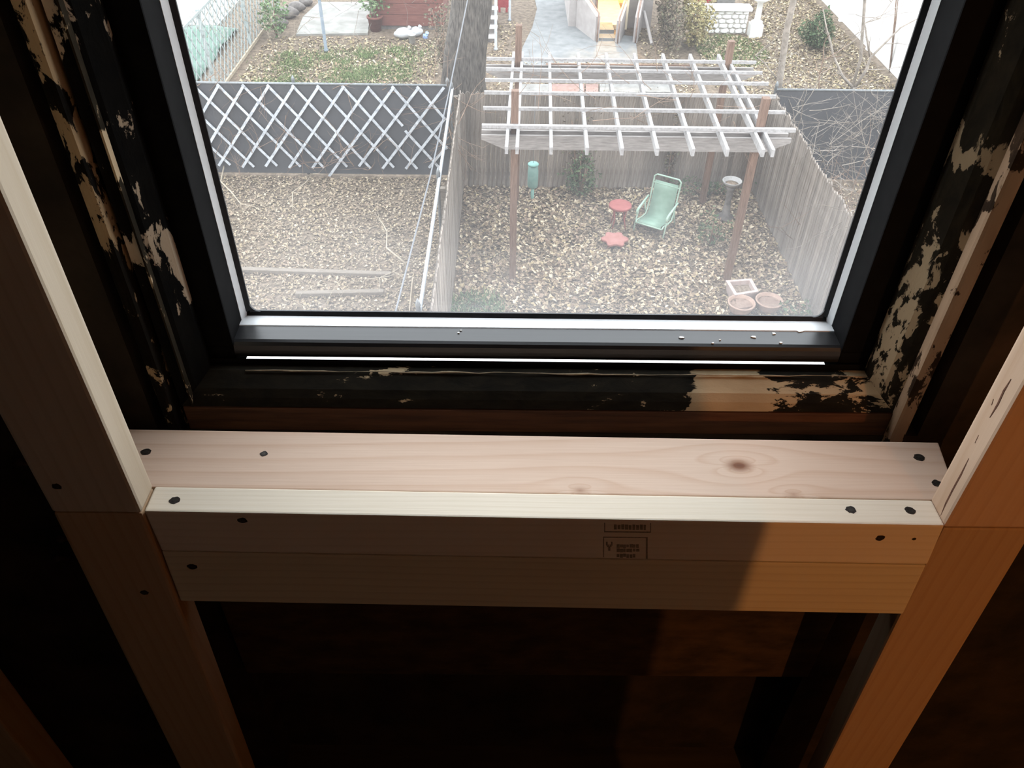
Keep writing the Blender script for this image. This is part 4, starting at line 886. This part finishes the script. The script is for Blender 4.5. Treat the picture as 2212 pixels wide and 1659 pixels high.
# rubbish bags and bucket
def blob(c, rx, ry, rz, seed, n1=12, n2=8):
    rr = random.Random(seed); p = [rr.uniform(0, 6.28) for _ in range(4)]; prof = []; mb = MB()
    for j in range(n2+1):
        t = math.pi*j/n2
        for k in range(n1):
            a = 2*math.pi*k/n1; w = 1+0.12*math.sin(3*a+p[0]+t)+0.09*math.sin(5*a+p[1]-2*t)
            mb.v.append((c[0]+rx*w*math.sin(t)*math.cos(a), c[1]+ry*w*math.sin(t)*math.sin(a), c[2]-rz*math.cos(t)))
    for j in range(n2):
        for k in range(n1): mb.f.append((j*n1+k, j*n1+(k+1) % n1, (j+1)*n1+(k+1) % n1, (j+1)*n1+k)); mb.sm.append(True)
    return mb
for u, v, rx, ry, rz, lab, mt, sd in ((872, 72, 0.24, 0.2, 0.13, 'larger white plastic bag lying before the red shed', 'bag', 1), (899, 68, 0.16, 0.15, 0.12, 'smaller white plastic bag right of the larger bag', 'bag', 2), (919, 75, 0.07, 0.07, 0.08, 'small blue plastic bag beside the ivy clump', 'bluebag', 3)):
    c = onz(u, v, 0.12); t = thing('plastic_bag', (c.x, c.y, 0), lab, 'bag'); part(blob((c.x, c.y, rz), rx, ry, rz, sd), 'sack', M_[mt], t)
    part(MB().tube([(c.x+rx*0.5, c.y, rz*1.7), (c.x+rx*0.7, c.y-0.02, rz*2.2)], [0.03, 0.05], 6), 'knot', M_[mt], t)
c = onz(891, 95); bk = thing('bucket', (c.x, c.y, 0), 'white bucket standing in front of the plastic bags', 'bucket')
part(MB().lathe((c.x, c.y, 0), [(0.075, 0), (0.09, 0.22), (0.095, 0.22), (0.095, 0.235), (0.085, 0.235), (0.07, 0.05)], 16), 'pail', M_['bag'], bk)
part(MB().tube([(c.x+0.09*math.cos(a), c.y-0.07*math.sin(a), 0.22+0.02*math.sin(a)) for a in [i*math.pi/6 for i in range(7)]], 0.004, 4), 'handle', M_['galv'], bk)
c = onz(705, 112); pl_ = thing('metal_pole', (c.x, c.y, 0), 'blue-grey metal pole standing on the lawn', 'pole')
part(MB().lathe((c.x, c.y, 0), [(0.06, 0), (0.06, 0.06), (0.04, 0.08), (0.036, 2.6), (0.045, 2.62), (0.045, 2.68), (0.02, 2.7)], 10), 'shaft', M_['poleblue'], pl_)
part(MB().bar((c.x-0.5, c.y, 2.6), (c.x+0.5, c.y, 2.6), 0.05, 0.05), 'crossarm', M_['poleblue'], pl_)
# potted plant at the patio corner
c = onz(812, 66); pp = thing('potted_shrub', (c.x, c.y, 0), 'light green shrub in a red pot at the patio corner', 'potted plant')
part(MB().lathe((c.x, c.y, 0), [(0.14, 0), (0.19, 0.32), (0.21, 0.32), (0.21, 0.37), (0.17, 0.37), (0.16, 0.3)], 16), 'pot', M_['brickred'], pp)
def fnp(rs): 
    a = Vector((rs.gauss(0, 0.16), rs.gauss(0, 0.16), rs.gauss(0, 0.14))); return (c.x+a.x, c.y+a.y, 0.72+a.z)
raw(leaf_cloud(260, fnp, 0.06, 0.13, 5), 'foliage', M_['green'], pp); part(MB().tube([(c.x, c.y, 0.3), (c.x, c.y, 0.75)], 0.02, 6), 'stem', M_['twig3'], pp)
# stones at the patio edge
for k, (u, v, s_) in enumerate(((622, 30, 0.28), (640, 16, 0.24), (660, 4, 0.2), (604, 50, 0.22))):
    c = onz(u, v, 0.1); o = blob((c.x, c.y, s_*0.5), s_, s_*0.8, s_*0.55, 20+k, 9, 6).build('garden_rock', M_['darkstone'], org=(c.x, c.y, 0))
    tag(o, ['dark rock next to the leafy bush', 'second dark rock up from the leafy bush', 'uppermost dark rock at the patio corner', 'lowest dark rock in the row by the leafy bush'][k], 'rock', 'rocks beside the patio')

# stepping slabs and red brick bed seen through the pergola
for k, (u0, u1, mt, lab) in enumerate(((1122, 1186, 'greyslab', 'grey paving slab left of the pink pavers, seen through the pergola'), (1192, 1262, 'pinkbrick', 'wide pink paver seen through the pergola'), (1265, 1292, 'pinkbrick', 'narrow pink paver right of the wide one'), (1295, 1320, 'greyslab', 'small grey slab right of the pink pavers'), (1324, 1384, 'greyslab', 'wide grey slab at the middle of the paver row'), (1388, 1450, 'greyslab', 'mottled grey slab at the right end of the paver row'))):
    q = px([(u0, 203), (u1, 204), (u1, 186), (u0, 186)]); cxy = (sum(p[0] for p in q)/4, sum(p[1] for p in q)/4, 0)
    o = poly_slab('paving_slab', q, 0, 0.05, M_[mt], org=cxy); tag(o, lab, 'paving slab', 'paver row behind the back fence')
q = px([(1180, 176), (1500, 178), (1480, 160), (1180, 158)])
bd = thing('raised_bed', ((q[0][0]+q[1][0])/2, q[0][1], 0), 'brown timber raised bed at the end of the concrete path', 'raised bed')
part(MB().box(q[0][0], q[1][0], q[0][1], q[0][1]+0.05, 0, 0.22), 'board', M_['post'], bd); part(MB().box(q[0][0], q[1][0], q[2][1]-0.05, q[2][1], 0, 0.22), 'board', M_['post'], bd)
part(MB().box(q[0][0], q[0][0]+0.05, q[0][1]+0.05, q[2][1]-0.05, 0, 0.22), 'board', M_['post'], bd); part(MB().box(q[1][0]-0.05, q[1][0], q[0][1]+0.05, q[2][1]-0.05, 0, 0.22), 'board', M_['post'], bd)
part(MB().box(q[0][0]+0.05, q[1][0]-0.05, q[0][1]+0.05, q[2][1]-0.05, 0, 0.17), 'soil', M_['soil'], bd)

# garden steps with white treads and pale posts left of the path
gs = thing('garden_steps', (-0.42, 22.4, 0), 'small steps with whitish treads beside the big tree', 'steps')
for k in range(4):
    a = px([(1052, 90-20*k), (1068, 90-20*k)]); y = 21.4+0.45*k
    part(MB().box(-0.60, -0.36, y, y+0.45, 0, 0.10+0.10*k), 'riser', M_['darkstone'], gs); part(MB().box(-0.62, -0.34, y-0.02, y+0.20, 0.10+0.10*k, 0.13+0.10*k), 'tread', M_['white'], gs)
for u, v, lab in ((1071, 108, 'pale metal post beside the small white steps'), (1101, 45, 'pale metal post right of the red play panel')):
    c = onz(u, v); o = MB().lathe((c.x, c.y, 0), [(0.05, 0), (0.05, 0.04), (0.032, 0.06), (0.032, 2.3), (0.02, 2.33)], 10).build('metal_post', M_['pipewhite'], org=(c.x, c.y, 0)); tag(o, lab, 'post')
c = onz(1086, 26); rp = thing('red_play_panel', (c.x, c.y, 0), 'bright red plastic panel hung between two pale posts', 'panel')
part(MB().box(c.x-0.14, c.x+0.16, c.y-0.02, c.y+0.02, 0.12, 1.3), 'panel', M_['brightred'], rp, 0.015); part(MB().box(c.x-0.12, c.x-0.06, c.y-0.03, c.y+0.03, 0, 0.14), 'foot', M_['brightred'], rp); part(MB().box(c.x+0.08, c.x+0.14, c.y-0.03, c.y+0.03, 0, 0.14), 'foot', M_['brightred'], rp)

# house with the lit doorway
hs = thing('house', (2.7, 23.2, 0), 'white house porch with knee walls and a lit open doorway', 'house')
yd = 22.7
part(MB().box(1.55, 2.30, yd, yd+0.2, 0, 3.2), 'wall', M_['house'], hs); part(MB().box(3.05, 3.75, yd, yd+0.2, 0, 3.2), 'wall', M_['house'], hs); part(MB().box(2.30, 3.05, yd, yd+0.2, 2.25, 3.2), 'wall', M_['house'], hs)
part(MB().box(1.55, 3.75, yd+0.2, 25.0, 3.1, 3.25), 'roof', M_['darkstone'], hs)
part(MB().box(1.55, 1.7, yd+0.2, 25.0, 0, 3.1), 'side_wall', M_['house'], hs); part(MB().box(3.6, 3.75, yd+0.2, 25.0, 0, 3.1), 'side_wall', M_['house'], hs); part(MB().box(1.55, 3.75, 24.9, 25.0, 0, 3.1), 'rear_wall', M_['warmdoor'], hs)
part(MB().box(2.28, 3.07, yd-0.15, 24.9, 0, 0.12), 'threshold', M_['warmdoor'], hs)
part(MB().box(2.98, 3.04, yd-0.6, yd+0.02, 0.14, 2.2), 'door', M_['warmdoor'], hs, label='open cream door leaf glowing in the lamplight')
part(MB().box(2.24, 2.30, yd-0.03, yd+0.22, 0.12, 2.3), 'door_jamb', M_['rail'], hs)
def kneewall(a, b, h0, h1):
    a = Vector((*a, 0)); b = Vector((*b, 0)); d = (b-a).normalized(); nn = Vector((-d.y, d.x, 0))*0.06
    part(MB().hexa([a-nn, b-nn, b+nn, a+nn, a-nn+Vector((0, 0, h0)), b-nn+Vector((0, 0, h1)), b+nn+Vector((0, 0, h1)), a+nn+Vector((0, 0, h0))]), 'knee_wall', M_['house'], hs)
    part(MB().tube([b+Vector((0, -0.07, 0)), b+Vector((0, -0.07, h1+0.1)), a+Vector((0, -0.07, h0+0.12))], 0.022, 6), 'handrail', M_['rail'], hs)
kneewall((1.80, 22.68), (2.22, 21.55), 0.95, 0.62); kneewall((2.98, 22.3), (2.74, 21.45), 0.8, 0.55); kneewall((3.45, 22.68), (3.20, 21.5), 0.95, 0.62)
for k in range(2): part(MB().box(2.28, 2.70, 21.6+0.4*k, 22.6, 0.08*k, 0.08+0.08*k), 'step', M_['paver'], hs)
hl = bpy.data.lights.new('hall_lamp', 'POINT'); hl.energy = 170; hl.color = (1.0, 0.62, 0.22); hl.shadow_soft_size = 0.12
ho = bpy.data.objects.new('hall_lamp', hl); COL.objects.link(ho); ho.parent = hs; ho.location = (0.0, 0.5, 2.2)
A = onz(1408, 100); Bq = onz(1391, 25, 0.5)
dp = MB().tube([A+Vector((0, 0, 0.05)), Bq], 0.045, 8).build('downpipe', M_['house'], org=A); tag(dp, 'white downpipe lying beside the brown hedge', 'pipe')

# white stone wall with coping and pedestal
sw = thing('stone_wall', (5.5, 22.35, 0), 'low white painted rubble wall with flat coping', 'wall')
wx0, wx1, wy = 4.72, 6.22, 22.3
part(MB().box(wx0, wx1, wy+0.03, wy+0.3, 0, 0.58), 'core', M_['mortar'], sw)
part(MB().box(wx0-0.08, wx1+0.06, wy-0.06, wy+0.36, 0.58, 0.66), 'coping', M_['white'], sw, 0.01)
rr = random.Random(9); row = 0; zz = 0.01
while zz < 0.55:
    hgt = rr.uniform(0.11, 0.15); x = wx0-rr.uniform(0, 0.1)
    hgt = min(hgt, 0.575-zz)
    while x < wx1-0.03:
        w = rr.uniform(0.13, 0.26); xa, xb = max(x, wx0)+0.007, min(x+w, wx1)-0.007
        if xb-xa > 0.04:
            N = 7; pts = []
            for k in range(N):
                a = 2*math.pi*k/N+rr.uniform(-0.25, 0.25); ca, sa = math.cos(a), math.sin(a); q = 1/max(abs(ca), abs(sa)); q = 1+(q-1)*0.75
                pts.append(((xa+xb)/2+(xb-xa)/2*ca*q*0.98, zz+hgt/2+(hgt/2-0.006)*sa*q*0.98))
            mb = MB(); ctr = ((xa+xb)/2, zz+hgt/2)
            mb.add([(p[0], wy+0.04, p[1]) for p in pts]+[(p[0], wy+0.008, p[1]) for p in pts]+[(ctr[0]+(p[0]-ctr[0])*0.8, wy-0.008, ctr[1]+(p[1]-ctr[1])*0.8) for p in pts],
                   [tuple(range(2*N, 3*N))]+[(k, (k+1) % N, N+(k+1) % N, N+k) for k in range(N)]+[(N+k, N+(k+1) % N, 2*N+(k+1) % N, 2*N+k) for k in range(N)])
            part(mb, 'stone', M_['white'], sw)
        x += w
    zz += hgt
pd = thing('pedestal', (6.42, 22.2, 0), 'white stepped pedestal at the right end of the stone wall', 'pedestal')
part(MB().box(6.25, 6.58, 22.0, 22.33, 0, 0.32), 'base', M_['white'], pd, 0.01); part(MB().lathe((6.42, 22.17, 0.32), [(0.15, 0), (0.15, 0.05), (0.08, 0.09), (0.07, 0.5), (0.2, 0.58), (0.2, 0.63), (0.1, 0.64)], 16), 'column', M_['white'], pd)
# shop-red bins behind wall
for k, (x0, x1, mt, lab) in enumerate(((4.85, 5.35, 'brightred', 'red storage bin behind the white stone wall'), (5.5, 6.0, 'greyslab', 'grey storage bin behind the white stone wall'))):
    t = thing('storage_bin', ((x0+x1)/2, 23.3, 0), lab, 'bin'); part(MB().hexa([(x0+0.04, 23.1, 0), (x1-0.04, 23.1, 0), (x1-0.04, 23.5, 0), (x0+0.04, 23.5, 0), (x0, 23.05, 0.8), (x1, 23.05, 0.8), (x1, 23.55, 0.8), (x0, 23.55, 0.8)]), 'body', M_[mt], t, 0.02)
    part(MB().box(x0-0.02, x1+0.02, 23.03, 23.57, 0.8, 0.86), 'lid', M_[mt], t, 0.015)
# white panel fence at the far right
vf = thing('panel_fence', (9.1, 20, 0), 'tall white panel fence at the far right', 'fence')
yy = 14.3
while yy < 30:
    part(MB().box(9.08, 9.12, yy, yy+0.285, 0.05, 2.4), 'panel', M_['white'], vf, 0.006); yy += 0.29
for yy in (14.25, 16.6, 18.9, 21.2, 23.5, 25.8): part(MB().box(9.06, 9.18, yy-0.06, yy+0.06, 0, 2.46), 'post', M_['white'], vf)
for zz in (0.3, 2.36): part(MB().box(9.12, 9.17, 14.25, 30, zz-0.05, zz+0.05), 'rail', M_['white'], vf)
